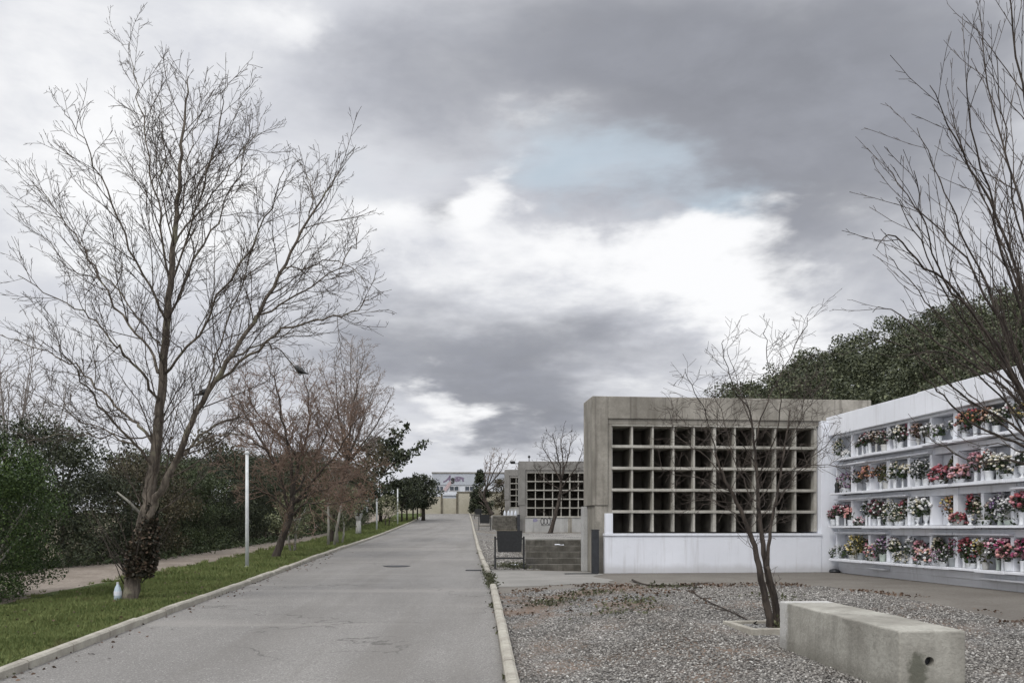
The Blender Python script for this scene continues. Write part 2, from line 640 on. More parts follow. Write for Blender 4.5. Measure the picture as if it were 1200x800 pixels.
# raised terraces behind the forecourt
def terrace(name, Y0, Y1, z, x1):
    mb = MB()
    ys = lin(Y0, Y1, 10)
    top = [(XR(y) + 1.45, y, z) for y in ys] + [(x1, Y1, z), (x1, Y0, z)]
    mb.poly(list(reversed(top)))
    for i in range(10):
        a, b_ = top[i], top[i + 1]
        mb.poly([(a[0], a[1], z), (b_[0], b_[1], z), (b_[0], b_[1], z - 1.4), (a[0], a[1], z - 1.4)])
    mb.poly([(top[0][0], Y0, z), (top[0][0], Y0, z - 1.4), (x1, Y0, z - 1.4), (x1, Y0, z)])
    return tag(mb.build(name, M['terr']), kind='structure')


terrace('terrace', 24.0, 57.0, -.36, 30)
terrace('terrace', 58.2, 84.0, .74, 30)


def steps(label, x0, x1, Y0, z0, z1, n, depth, cop):
    t = thing('stone_steps', label, 'steps', ((x0 + x1) / 2, Y0, z0), 0, 'steps up to the terraces')
    t.location = (0, 0, 0)
    mb = MB()
    h = (z1 - z0) / n
    for i in range(n):
        mb.box(x0 + rnd.uniform(-.01, .01), x1 - .008 * i, Y0 + i * depth, Y0 + n * depth - .003 * i, z0 - .05 + i * h - (.05 if i == 0 else -.05) * 1, z0 + (i + 1) * h)
    mb.build('treads', M['steps'], t, bevel=.012)
    c = MB().box(x0 - .12, x1 + .02, Y0 + n * depth - .005, Y0 + n * depth + .3, z1 - .12, z1 + .035)
    c.build('coping', M['coping'], t, bevel=.015)
    return t


steps('dark stone steps beside the nearest niche block', .38, 1.93, 22.25, -1.13, -.36, 5, .34, True)
steps('far dark stone steps beside the second niche block', -1.3, .28, 55.6, -.24, .74, 6, .4, True)

# hill on the right, a wooded slope
def hillz(X, Y):
    e = ss((Y - 28) / 36)
    base = G(Y)
    rise = .36 * max(0, X + 2) if X < 70 else .36 * 72 + .1 * (X - 70)
    back = 1 - .5 * ss((Y - 90) / 120)
    return base + rise * e * back - .3 + .8 * noise.noise(Vector((X * .06, Y * .06, 1))) * e


hx = lin(9, 90, 40) + [110, 150, 220]
hy = lin(28, 110, 40) + [140, 180, 240]
sheet('hill', hy, [(lambda Y, x=x: x) for x in hx], M['hill'], 0, hillz)


# ------------------------------------------------------------------ leaves and trees
def leaves_np(P, size, rng, flat=0.0, aspect=1.9):
    """rhombic leaves at the points P"""
    n = len(P)
    d = rng.normal(size=(n, 3)); d[:, 2] *= (1 - flat)
    d /= np.linalg.norm(d, axis=1)[:, None]
    q = rng.normal(size=(n, 3))
    s = np.cross(d, q); s /= np.linalg.norm(s, axis=1)[:, None]
    L = size * rng.uniform(.6, 1.35, n)[:, None]
    a = P - d * L * .5
    b = P + d * L * .5
    w = s * L / aspect * .5
    V = np.stack([a, P + w, b, P - w], 1).reshape(-1, 3)
    Fa = np.arange(n * 4).reshape(-1, 4)
    return V, Fa


def clump_points(centers, radii, per, rng, squash=1.0):
    out = []
    for c, r in zip(centers, radii):
        k = max(6, int(per * (r ** 2)))
        d = rng.normal(size=(k, 3))
        d /= np.linalg.norm(d, axis=1)[:, None]
        rr = r * (rng.uniform(0, 1, k) ** .36)[:, None]
        p = np.array(c) + d * rr * np.array([1, 1, squash])
        out.append(p)
    return np.concatenate(out)


def crown_mesh(name, rng, w, h, z0, leaf, per, nclump, shape='round', cr=(.18, .34), cx=0, cy=0):
    """uneven crown made of leaf clumps; w half-width, h height, z0 the underside"""
    cs, rs = [], []
    for i in range(nclump):
        u = rng.uniform(0, 1)
        z = z0 + h * u
        if shape == 'round':
            prof = math.sqrt(max(.02, 1 - (2 * u - 1) ** 2)) * .95
        elif shape == 'hedge':
            prof = 1.0 if u < .55 else math.sqrt(max(0.03, 1 - ((u - .55) / .45) ** 2))
            prof *= .85 + .15 * min(1, u * 4)
        elif shape == 'cone':
            prof = (1 - u) ** .75 * .95 + .05
        else:
            prof = math.sin(math.pi * min(1, (u * .75 + .25))) * .95 + .05
        a = rng.uniform(0, 2 * math.pi)
        r = w * prof * math.sqrt(rng.uniform(.12, 1)) * rng.uniform(.85, 1.12)
        cs.append((cx + r * math.cos(a), cy + r * math.sin(a), z))
        rs.append(w * rng.uniform(*cr))
    P = clump_points(cs, rs, per, rng, .8)
    P = P[P[:, 2] > max(.03, z0 - .3)]
    V, Fa = leaves_np(P, leaf, rng)
    return np_mesh(name, V, Fa)


def interp(pts, rads, t):
    L = [0]
    for i in range(len(pts) - 1):
        L.append(L[-1] + (pts[i + 1] - pts[i]).length)
    s = t * L[-1]
    for i in range(len(pts) - 1):
        if s <= L[i + 1] or i == len(pts) - 2:
            f = 0 if L[i + 1] == L[i] else (s - L[i]) / (L[i + 1] - L[i])
            return pts[i].lerp(pts[i + 1], f), (pts[i + 1] - pts[i]).normalized(), rads[i] + (rads[i + 1] - rads[i]) * f
    return pts[-1], Vector((0, 0, 1)), rads[-1]


def plen(pts):
    return sum((pts[i + 1] - pts[i]).length for i in range(len(pts) - 1))


def smooth_path(pts, k=4):
    out = []
    n = len(pts)
    for i in range(n - 1):
        p0, p1, p2, p3 = pts[max(i - 1, 0)], pts[i], pts[i + 1], pts[min(i + 2, n - 1)]
        for j in range(k):
            t = j / k
            out.append(.5 * ((2 * p1) + (p2 - p0) * t + (2 * p0 - 5 * p1 + 4 * p2 - p3) * t * t
                             + (3 * p1 - p0 - 3 * p2 + p3) * t**3))
    out.append(pts[-1])
    return out


def grow(rng, mb, pts, rads, lev, C):
    """side branches along one limb, then theirs"""
    if lev >= len(C['dens']): return
    L = plen(pts)
    n = int(L * C['dens'][lev] + rng.random())
    t0 = C['t0'][lev]
    for i in range(n):
        t = t0 + (1 - t0) * (i + rng.random()) / max(n, 1)
        p, tg, r = interp(pts, rads, t)
        ln = C['len'][lev] * (L ** C.get('pow', .6)) * (1 - C.get('fall', .55) * t) * rng.uniform(.55, 1.25)
        if ln < .05: continue
        ax = Vector((rng.gauss(0, 1), rng.gauss(0, 1), rng.gauss(0, 1)))
        pr = ax - tg * ax.dot(tg)
        if pr.length < 1e-3: continue
        pr.normalize()
        a = R(rng.uniform(*C['ang']))
        d = (tg * math.cos(a) + pr * math.sin(a)).normalized()
        ns = max(2, min(7, int(ln / C['seg'][lev]) + 1))
        q = [p.copy()]
        cur = p.copy()
        for k in range(ns):
            d = d + Vector((rng.gauss(0, 1), rng.gauss(0, 1), rng.gauss(0, 1))) * C['jit'] + Vector((0, 0, C['up']))
            d.normalize()
            cur = cur + d * ln / ns
            q.append(cur.copy())
        r0 = max(C['rmin'], min(r * .62, ln * C['thick']))
        rr = [r0 + (C['rmin'] - r0) * (k / ns) ** .8 for k in range(ns + 1)]
        mb.tube(q, rr, C['sides'][lev], cap=False)
        grow(rng, mb, q, rr, lev + 1, C)


def bare_tree(name, label, cat, base, limbs, C, bark, twig, seed, group=None, extra_trunk=None):
    """limbs: (points in world coordinates, r0, r1, is_trunk)"""
    rng = random.Random(seed)
    t = thing(name, label, cat, base, 0, group)
    tb, tw = MB(), MB()
    inv = Vector(base)
    for pts, r0, r1, trunk in limbs:
        q = smooth_path([p - inv for p in pts], 4)
        n = len(q)
        for i in range(1, n - 1):
            q[i] = q[i] + Vector((rng.gauss(0, 1), rng.gauss(0, 1), rng.gauss(0, 1))) * C.get('wig', .02) * (.4 if trunk else 1)
        rr = [r0 + (r1 - r0) * (i / (n - 1)) ** .85 for i in range(n)]
        if trunk == 1:
            rr[0] *= 1.35
            rr[1] *= 1.18
        tb.tube(q, rr, 9 if r0 > .05 else 6, cap=True)
        grow(rng, tw, q, rr, 0, C)
    tb.build('trunk', bark, t, smooth=True)
    tw.build('branches', twig, t, smooth=True)
    return t


def pxl(lst, Y0, dY=0.0, bow=0.0):
    n = len(lst)
    return [pt(x, y, Y0 + dY * (i / max(1, n - 1)) + bow * math.sin(math.pi * i / max(1, n - 1))) for i, (x, y) in enumerate(lst)]


# the tall bare tree on the verge
b0 = on(152, 706)
Y0 = b0.y
TL = [
    ([(151, 710), (156, 680), (163, 645), (171, 602), (178, 560), (183, 520), (187, 478), (192, 420), (198, 350), (203, 290), (208, 230), (213, 170), (218, 115), (222, 70)], 0, .175, .010, 1),
    ([(165, 636), (180, 592), (196, 560), (215, 520), (240, 470), (270, 425), (302, 378), (335, 320), (362, 268), (386, 226), (408, 192)], -.8, .105, .010, 2),
    ([(240, 470), (285, 425), (330, 393), (372, 375), (410, 370), (445, 352)], -1.6, .05, .008, 0),
    ([(270, 425), (310, 405), (340, 412), (360, 440)], 1.2, .03, .010, 0),
    ([(302, 378), (345, 350), (385, 330), (425, 290), (432, 262)], 1.5, .035, .007, 0),
    ([(196, 560), (225, 520), (255, 498), (286, 488)], .9, .04, .022, 0),
    ([(205, 540), (240, 515), (285, 510)], -1.2, .03, .016, 0),
    ([(335, 320), (370, 310), (405, 305), (440, 330)], -1.0, .025, .006, 0),
    ([(183, 522), (163, 500), (138, 480), (108, 450), (75, 425), (38, 408), (-8, 392)], 1.6, .055, .008, 0),
    ([(180, 548), (160, 522), (122, 482), (90, 445), (62, 400)], -1.8, .05, .008, 0),
    ([(187, 480), (174, 450), (150, 422), (135, 405), (100, 372), (60, 350), (12, 322)], -1.4, .05, .008, 0),
    ([(191, 438), (172, 408), (140, 370), (106, 312), (82, 272), (48, 224), (24, 208)], 1.8, .05, .007, 0),
    ([(195, 382), (180, 348), (150, 288), (122, 212), (94, 152), (70, 112)], -1.6, .045, .006, 0),
    ([(200, 332), (188, 262), (178, 192), (166, 122), (156, 72), (149, 26)], 1.0, .04, .005, 0),
    ([(195, 372), (230, 302), (262, 240), (288, 176), (298, 128)], 1.8, .04, .006, 0),
    ([(200, 332), (225, 262), (246, 192), (264, 116), (270, 70)], -1.5, .035, .005, 0),
    ([(204, 295), (216, 212), (231, 142), (240, 92)], .8, .03, .005, 0),
    ([(206, 282), (240, 232), (288, 168), (312, 122)], 2.0, .032, .005, 0),
    ([(191, 440), (236, 390), (288, 304), (326, 236), (340, 190)], -2.0, .045, .006, 0),
    ([(240, 470), (256, 420), (280, 350), (300, 290), (312, 250)], 1.4, .035, .006, 0),
    ([(185, 510), (130, 514), (80, 510), (30, 518)], -.9, .026, .006, 0),
    ([(193, 405), (170, 385), (128, 330), (90, 318), (40, 270)], -.6, .03, .006, 0),
    ([(160, 522), (120, 505), (70, 480), (20, 455)], 1.0, .028, .006, 0),
    ([(205, 285), (190, 220), (192, 150), (185, 90)], -1.2, .028, .005, 0),
    ([(362, 268), (375, 230), (368, 195), (350, 172)], 1.0, .022, .005, 0),
]
TL = [([(195 + (x - 195) * (1 if y > 500 else .95), y if y > 330 else 330 - (330 - y) * .925) for x, y in l], dY, r0, r1, k) for l, dY, r0, r1, k in TL]
limbs = [(pxl(l, Y0, dY, 0), r0 * (.86 if k == 1 else .72 if k == 2 else .58), r1 * .8, k) for l, dY, r0, r1, k in TL]
CT = dict(dens=[5.4, 8.4, 8.0], len=[.70, .46, .28], pow=.55, fall=.58, ang=(20, 52), seg=[.2, .13, .1], jit=.12, up=.06,
          rmin=.0030, thick=.0072, sides=[5, 4, 3], t0=[.14, .15, .15], wig=.03)
big = bare_tree('bare_tree', 'tall bare spreading tree with ivy round its trunk on the grass verge', 'tree', b0, limbs, CT, M['bark'], M['twig'], 11,
                'bare deciduous trees')
# ivy and shoots round its foot
rg = np.random.default_rng(5)
iv = []
for k in range(2700):
    z = .42 + 1.35 * rg.beta(1.5, 2.4)
    fx = interp(limbs[0][0], [1] * len(limbs[0][0]), min(1, z / plen(limbs[0][0])))[0] - b0
    a = rg.uniform(0, 6.283)
    rad = (.11 + .15 * math.sin(min(1, z / 1.5) * math.pi) * rg.uniform(.3, 1.15))
    iv.append((fx.x + rad * math.cos(a) + .09, fx.y + rad * math.sin(a), z))
V, Fa = leaves_np(np.array(iv), .062, rg, aspect=1.4)
link('ivy', np_mesh('ivy', V, Fa), M['leaf_ivy'], big)
sh = MB()
rs = random.Random(4)
for k in range(20):
    a = rs.uniform(0, 6.283)
    p = Vector((.06 + .15 * math.cos(a), .15 * math.sin(a), rs.uniform(.3, .9)))
    d = Vector((math.cos(a) * .6, math.sin(a) * .6, 1)).normalized()
    L = rs.uniform(.5, 1.3)
    q = [p + d * L * i / 4 + Vector((rs.gauss(0, .02), rs.gauss(0, .02), .05 * i * i / 16)) for i in range(5)]
    sh.tube(q, [.011, .009, .007, .005, .003], 4)
sh.build('shoots', M['bark_red'], big, smooth=True)
w = MB()
p1, p2 = pt(163, 600, Y0 - .2) - b0, pt(137, 576, Y0 - .35) - b0
w.tube([p1, p1.lerp(p2, .5) + Vector((0, 0, .02)), p2], [.03, .022, .012], 6)
w.build('broken_limb', M['bark_pale'], big, smooth=True)


def proc_limbs(base, h, spread, n, rng, r=.06, lean=(0, 0), fork=.35, ups=.9, yv=1.0):
    """a procedurally forked tree: trunk then n limbs fanning out"""
    base = Vector(base)
    f = base + Vector((lean[0], lean[1], h * fork))
    mid = base.lerp(f, .5) + Vector((rng.gauss(0, .04), rng.gauss(0, .04), 0))
    out = [([base, mid, f], r, r * .72, 1)]
    for i in range(n):
        a = 2 * math.pi * i / n + rng.uniform(-.5, .5)
        s = spread * rng.uniform(.35, 1.0)
        top = f + Vector((s * math.cos(a), s * math.sin(a) * yv, h * (1 - fork) * rng.uniform(.62, 1.0) * (1 - .25 * s / spread)))
        m1 = f.lerp(top, .4) + Vector((math.cos(a) * s * .16, math.sin(a) * s * .16, -h * .02))
        out.append(([f + Vector((0, 0, -.1)), m1, top], r * .5, .008, 0))
    return out


# leaning brown tree behind the lamp post
b1 = on(324, 655)
Y1 = b1.y
TL = [
    ([(323, 657), (330, 632), (340, 606), (342, 580)], 0, .13, .08, 1),
    ([(340, 600), (330, 560), (305, 515), (285, 480), (268, 455)], .8, .055, .008, 0),
    ([(342, 585), (340, 540), (330, 490), (322, 450), (315, 432)], -.8, .06, .008, 0),
    ([(342, 585), (352, 540), (362, 490), (358, 450), (352, 432)], .9, .05, .008, 0),
    ([(341, 595), (370, 560), (395, 530), (412, 500), (425, 480)], -.9, .05, .008, 0),
    ([(342, 590), (380, 572), (415, 560), (440, 545)], .6, .04, .008, 0),
    ([(340, 600), (310, 575), (280, 560), (258, 535)], -.6, .04, .008, 0),
    ([(342, 585), (345, 530), (300, 480), (290, 445)], 1.4, .04, .008, 0),
    ([(342, 590), (365, 545), (385, 500), (392, 470)], 1.6, .04, .008, 0),
    ([(340, 605), (360, 590), (390, 590), (420, 582)], -1.2, .03, .008, 0),
    ([(341, 600), (320, 540), (300, 520), (275, 500)], -1.5, .03, .008, 0),
]
CR = dict(dens=[7.5, 8, 8.5], len=[.66, .52, .36], pow=.6, fall=.5, ang=(25, 60), seg=[.25, .18, .14], jit=.17, up=.04,
          rmin=.0055, thick=.014, sides=[4, 3, 3], t0=[.2, .15, .15], wig=.03)
red = bare_tree('bare_tree', 'leaning bare brown tree with dense russet twigs behind the nearest lamp post', 'tree', b1,
                [(pxl(l, Y1, d), a, b_, k) for l, d, a, b_, k in TL], CR, M['bark_red'], M['twig_red'], 5, 'bare deciduous trees')

# grey bare tree behind it
g0 = Vector((-7.6, 36, H(-7.6, 36)))
rg2 = random.Random(8)
TL = [([(386, 640), (392, 600), (402, 560), (410, 530)], 0, .12, .07, 1)]
for (tx, ty, d) in ((362, 455, 1), (376, 430, 2), (392, 418, -1), (412, 402, 1.2), (428, 412, -1.2), (446, 438, .8), (458, 462, -.8), (462, 492, 1.2), (372, 478, -1.5), (450, 508, .5), (366, 500, .5), (440, 452, 1.8), (405, 425, 0), (420, 405, 2)):
    TL.append(([(408, 540), (408 + (tx - 408) * .45 + rg2.uniform(-5, 5), 540 + (ty - 540) * .42), (tx, ty)], d, .05, .008, 0))
CG = dict(CR, dens=[5.0, 5.6, 5.0], len=[.70, .54, .38], rmin=.0065, fall=.6, ang=(25, 62))
grey = bare_tree('bare_tree', 'rounded grey bare tree rising behind the russet one', 'tree', g0,
                 [(pxl(l, 36, d), a, b_, k) for l, d, a, b_, k in TL], CG, M['bark_red'], M['twig_far'], 6, 'bare deciduous trees')

# small dark bare tree in its concrete pit in front of the nearest niche block
b2 = on(907, 738)
Yb = b2.y
TL = [
    ([(905, 740), (898, 705), (891, 670), (884, 640), (873, 610), (860, 580), (846, 555), (838, 530)], -.3, .062, .013, 1),
    ([(914, 740), (906, 700), (898, 665), (893, 630), (889, 595), (887, 560), (884, 520), (878, 480)], .3, .055, .012, 1),
    ([(899, 668), (901, 630), (907, 595), (914, 560), (920, 520), (926, 480)], .5, .03, .010, 1),
    ([(914, 740), (910, 708), (903, 680), (899, 664)], -.1, .045, .030, 1),
    ([(884, 520), (895, 480), (910, 450), (927, 415), (946, 372)], .4, .016, .005, 0),
    ([(838, 530), (828, 490), (815, 460), (803, 432)], -.5, .014, .004, 0),
    ([(846, 555), (820, 530), (795, 510), (782, 480)], .4, .014, .004, 0),
    ([(860, 580), (830, 562), (800, 556), (775, 548)], -.6, .014, .004, 0),
    ([(878, 480), (858, 450), (850, 425), (848, 398)], -.5, .013, .004, 0),
    ([(884, 510), (870, 470), (862, 440), (852, 408)], .6, .012, .004, 0),
    ([(907, 595), (930, 560), (958, 530), (985, 505)], -.4, .014, .004, 0),
    ([(914, 560), (940, 545), (970, 545), (990, 548)], .5, .013, .004, 0),
    ([(920, 520), (940, 490), (955, 460), (968, 448)], .3, .012, .004, 0),
    ([(889, 595), (870, 560), (855, 520), (845, 480), (830, 455)], .9, .018, .004, 0),
    ([(887, 560), (905, 520), (915, 470), (900, 420), (897, 385)], -.8, .016, .004, 0),
    ([(889, 585), (910, 555), (935, 500), (945, 440)], .9, .014, .004, 0),
    ([(873, 610), (845, 590), (815, 585), (800, 600)], .4, .013, .004, 0),
    ([(884, 540), (860, 510), (830, 500), (790, 500)], -1.0, .013, .004, 0),
]
CS = dict(dens=[7.5, 9.0, 7.], len=[.50, .36, .24], pow=.6, fall=.4, ang=(28, 72), seg=[.11, .08, .06], jit=.16, up=.03,
          rmin=.0022, thick=.007, sides=[4, 3, 3], t0=[.40, .12, .15], wig=.012)
small = bare_tree('bare_tree', 'small dark multi stemmed bare tree in a concrete pit before the nearest niche block', 'tree', b2,
                  [(pxl(l, Yb, d), a * (.84 if k else .55), b_ * .8, k) for l, d, a, b_, k in TL], CS, M['bark_dark'], M['bark_black'], 9, 'bare deciduous trees')

# big bare tree reaching in from the right edge
YT = 8.0
bx3 = 5.25
b3 = Vector((bx3, YT, H(bx3, YT)))
fk = (1243, 552)
TL = [
    ([(1258, 790), (1254, 720), (1250, 640), (1243, 552)], 0, .13, .075, 1),
    ([fk, (1195, 522), (1150, 505), (1110, 478), (1082, 452), (1066, 436)], -.6, .040, .005, 0),
    ([fk, (1190, 470), (1130, 424), (1080, 396), (1030, 362), (1006, 366)], .7, .045, .004, 0),
    ([fk, (1180, 430), (1112, 344), (1060, 304), (1030, 274), (1011, 292)], -.9, .045, .004, 0),
    ([fk, (1180, 404), (1120, 304), (1062, 242), (1024, 196)], 1.0, .048, .004, 0),
    ([fk, (1200, 350), (1152, 236), (1112, 164), (1078, 100)], -.8, .05, .004, 0),
    ([fk, (1212, 310), (1176, 190), (1152, 100), (1140, 12)], 1.1, .05, .004, 0),
    ([fk, (1228, 270), (1200, 130), (1180, 10), (1172, -60)], -.6, .05, .004, 0),
    ([fk, (1180, 495), (1130, 470), (1080, 430), (1040, 404), (1012, 398)], -.3, .036, .004, 0),
    ([fk, (1200, 440), (1160, 360), (1118, 270), (1090, 210), (1062, 150)], .5, .045, .004, 0),
    ([fk, (1205, 400), (1172, 300), (1150, 220), (1125, 130), (1130, 78)], -1.1, .045, .004, 0),
    ([fk, (1190, 455), (1140, 380), (1096, 330), (1072, 262), (1058, 200)], -1.3, .042, .004, 0),
    ([fk, (1215, 420), (1190, 330), (1176, 250), (1166, 170)], 1.6, .04, .004, 0),
    ([fk, (1180, 540), (1130, 540), (1090, 520), (1070, 500)], .8, .03, .004, 0),
    ([fk, (1195, 505), (1165, 450), (1130, 410), (1105, 360)], 1.3, .034, .004, 0),
    ([fk, (1190, 462), (1120, 400), (1062, 340), (1026, 300)], .2, .034, .004, 0),
    ([fk, (1185, 445), (1118, 372), (1066, 282), (1040, 236)], -.5, .034, .004, 0),
    ([fk, (1200, 470), (1150, 400), (1110, 320), (1092, 260)], .9, .03, .004, 0),
    ([fk, (1190, 488), (1140, 440), (1085, 412), (1046, 420)], -.9, .03, .004, 0),
    ([fk, (1200, 520), (1160, 488), (1120, 452), (1098, 420)], 1.2, .03, .004, 0),
    ([fk, (1205, 385), (1162, 270), (1126, 190), (1104, 128)], .2, .036, .004, 0),
    ([fk, (1212, 350), (1184, 230), (1170, 130), (1160, 60)], -.3, .036, .004, 0),
    ([fk, (1215, 480), (1180, 400), (1160, 330), (1150, 280)], -.7, .03, .004, 0),
    ([fk, (1205, 535), (1170, 520), (1140, 522), (1110, 510)], 1.5, .026, .004, 0),
    ([fk, (1255, 350), (1250, 200), (1235, 60), (1225, -40)], .4, .05, .004, 0),
    ([fk, (1300, 380), (1350, 230), (1380, 100)], .8, .05, .004, 0),
    ([fk, (1310, 450), (1390, 340), (1450, 260)], -.8, .05, .004, 0),
    ([fk, (1280, 330), (1310, 160), (1320, 0)], -.9, .05, .004, 0),
]
CL = dict(dens=[4.6, 7.5], len=[.40, .14], pow=.6, fall=.35, ang=(12, 36), seg=[.14, .07], jit=.06, up=.03,
          rmin=.0022, thick=.0062, sides=[5, 3], t0=[.2, .12], wig=.010)
right = bare_tree('bare_tree', 'bare tree with long fanning branches reaching in from the right edge', 'tree', b3,
                  [(pxl([(x if x > 1243 else 1243 + (x - 1243) * .93, y) for x, y in l], YT, d), a * (1 if k else .38), b_ * .75, k) for l, d, a, b_, k in TL], CL, M['bark_dark'], M['bark_black'], 21, 'bare deciduous trees')

# small bare tree before the second block
TL = [
    ([(644, 627), (650, 605), (656, 580), (658, 562)], 0, .13, .07, 1),
    ([(658, 566), (648, 545), (640, 530), (634, 518)], .9, .05, .01, 0),
    ([(658, 562), (655, 540), (650, 520), (648, 508)], -.9, .05, .01, 0),
    ([(658, 562), (664, 540), (668, 522), (670, 510)], .9, .05, .01, 0),
    ([(657, 572), (670, 555), (678, 540), (684, 520)], -.9, .05, .01, 0),
    ([(657, 575), (640, 562), (630, 552), (624, 545)], .5, .04, .01, 0),
    ([(656, 580), (672, 572), (682, 565), (690, 560)], .3, .04, .01, 0),
    ([(658, 566), (660, 540), (658, 520), (660, 506)], 1.4, .045, .01, 0),
]
CM = dict(CR, dens=[4.4, 4.4, 3.5], len=[.6, .45, .3], rmin=.008)
bt = Vector((pt(644, 624, 47).x, 47, -.37))
bare_tree('bare_tree', 'slim bare tree in front of the second niche block', 'tree', bt, [(pxl(l, 47, d), a, b_, k) for l, d, a, b_, k in TL],
          CM, M['bark_dark'], M['bark_red'], 31, 'bare deciduous trees')
# leaning bare tree with a dark crown near the third block
bt = Vector((pt(577, 602, 88).x, 88, H(-2, 88)))
TL = [
    ([(577, 603), (571, 592), (567, 580), (570, 570)], 0, .22, .12, 1),
    ([(570, 572), (573, 555), (575, 542), (578, 531)], 1.5, .08, .015, 0),
    ([(570, 572), (584, 556), (590, 545), (596, 533)], -1.5, .08, .015, 0),
    ([(570, 575), (590, 565), (600, 555), (606, 545)], 1.0, .07, .015, 0),
    ([(570, 572), (580, 550), (586, 538), (588, 530)], -2, .07, .015, 0),
    ([(570, 574), (568, 558), (570, 545), (568, 538)], -1, .07, .015, 0),
]
CF = dict(CM, len=[.85, .6, .4], dens=[2.0, 2.4, 1.5], rmin=.016)
bare_tree('bare_tree', 'leaning bare tree at the far right end of the road', 'tree', bt, [(pxl(l, 88, d), a, b_, k) for l, d, a, b_, k in TL],
          CF, M['bark_dark'], M['twig_far'], 33, 'bare deciduous trees')
# far thin bare trees behind the hedge on the left
for i, (x, Yv, top, lab) in enumerate(((8, 40, 345, 'tall pale bare tree far behind the hedge at the left edge of the photo'),
                                       (48, 46, 400, 'shorter pale bare tree behind the hedge, right of the left edge one'))):
    b = Vector((pt(x, 0, Yv).x, Yv, H(-20, Yv)))
    h = (HZ - top) * Yv / F - b.z
    bare_tree('bare_tree', lab, 'tree', b, proc_limbs(b, h, 1.9, 8, random.Random(52 + i), .13, (0, 0), .3), dict(CM, dens=[2.2, 2.4, 1.5], len=[.7, .5, .35], rmin=.010, up=.08),
              M['twig_pale'], M['twig_pale'], 60 + i, 'bare deciduous trees')


# leafy trees
def leafy(name, label, cat, base, w, h, z0, leaf, per, ncl, lm, bark, seed, shape='round', group=None, trunks=1, tr=.07, cr=(.18, .34), lean=0):
    rng = np.random.default_rng(seed)
    r = random.Random(seed)
    t = thing(name, label, cat, base, 0, group)
    mb = MB()
    for k in range(trunks):
        ox = (k - (trunks - 1) / 2) * w * .3
        p0 = Vector((ox * .4, 0, -.05))
        f = Vector((ox + lean * .5, r.gauss(0, .03), max(.3, z0 + h * .12)))
        mb.tube([p0, p0.lerp(f, .5) + Vector((r.gauss(0, .03), 0, 0)), f], [tr * 1.2, tr, tr * .75], 7)
        for q in range(5):
            a = r.uniform(0, 6.28)
            e = f + Vector((w * .6 * math.cos(a), w * .6 * math.sin(a), h * r.uniform(.25, .6)))
            mb.tube([f - Vector((0, 0, .06)), f.lerp(e, .5) + Vector((0, 0, .1)), e], [tr * .5, tr * .3, tr * .12], 5)
    mb.build('trunk', bark, t, smooth=True)
    link('crown', crown_mesh('crown', rng, w, h, z0, leaf, per, ncl, shape, cr, lean), lm, t)
    return t


# big cypress-like bush at the left edge
leafy('evergreen_bush', 'big dense green evergreen bush at the left edge of the lawn', 'bush', (-9.2, 14.6, H(-8.9, 14.6)), 1.30, 2.72, .10, .042, 5200, 95,
      M['leaf_bush'], M['bark_pale'], 41, 'hedge', None, 2, .06, (.2, .36))

# evergreen row: prototypes, then copies with their parts
def copy_tree(o, label, loc, sc, rz):
    r = o.copy()
    COL.objects.link(r)
    r.location, r.rotation_euler, r.scale = loc, (0, 0, rz), sc
    r['label'] = label
    for c in list(o.children):
        k = c.copy()
        COL.objects.link(k)
        k.parent = r
    return r


HG = 'evergreen trees in the hedge row'
ords = ['first', 'second', 'third', 'fourth', 'fifth', 'sixth', 'seventh', 'eighth', 'ninth', 'tenth', 'eleventh', 'twelfth', 'thirteenth', 'fourteenth',
        'fifteenth', 'sixteenth', 'seventeenth', 'eighteenth', 'nineteenth', 'twentieth', 'twenty-first', 'twenty-second', 'twenty-third', 'twenty-fourth',
        'twenty-fifth', 'twenty-sixth', 'twenty-seventh', 'twenty-eighth']
hx_ = lambda Y: -12.1 - .012 * Y - 1.9 * ss((25.5 - Y) / 5)
spots = [(18.2, 1.0, 'D'), (20.6, .9, 'D'), (23.0, 1.02, 'D'), (25.2, .94, 'D'), (27.6, .98, 'B'), (30.0, 1.03, 'M'), (32.6, .98, 'M'), (35.0, 1.06, 'D'), (37.6, 1.1, 'D'), (40.4, 1.12, 'D'),
         (43.5, 1.2, 'B'), (46.8, 1.25, 'D'), (50.0, 1.3, 'M'), (54.0, 1.35, 'D'), (58.0, 1.3, 'D'), (63.0, 1.3, 'M'), (68.0, 1.3, 'D')]
pro = {}
for i, (Yv, s, k) in enumerate(spots):
    X = hx_(Yv) + rnd.uniform(-.3, .3)
    nm = {'D': 'dark evergreen', 'M': 'mid green evergreen', 'B': 'brownish green'}[k]
    lab = '%s tree in the hedge row, %s from the near end' % (nm, ords[i])
    loc = (X, Yv, H(X, Yv) + .0)
    if k not in pro:
        lm = {'D': 'leaf_dark', 'M': 'leaf_mid', 'B': 'leaf_brownish'}[k]
        t = leafy('evergreen_tree', lab, 'tree', loc, 1.75, 3.1, .05, .07, 1300, 80, M[lm], M['bark_dark'], 70 + i, 'hedge', HG, 1, .08, (.2, .36))
        t.scale = (s, s, s)
        pro[k] = t
    else:
        copy_tree(pro[k], lab, loc, (s * rnd.uniform(.9, 1.15), s * rnd.uniform(.9, 1.1), s * rnd.uniform(.8, 1.16)), rnd.uniform(0, 6))
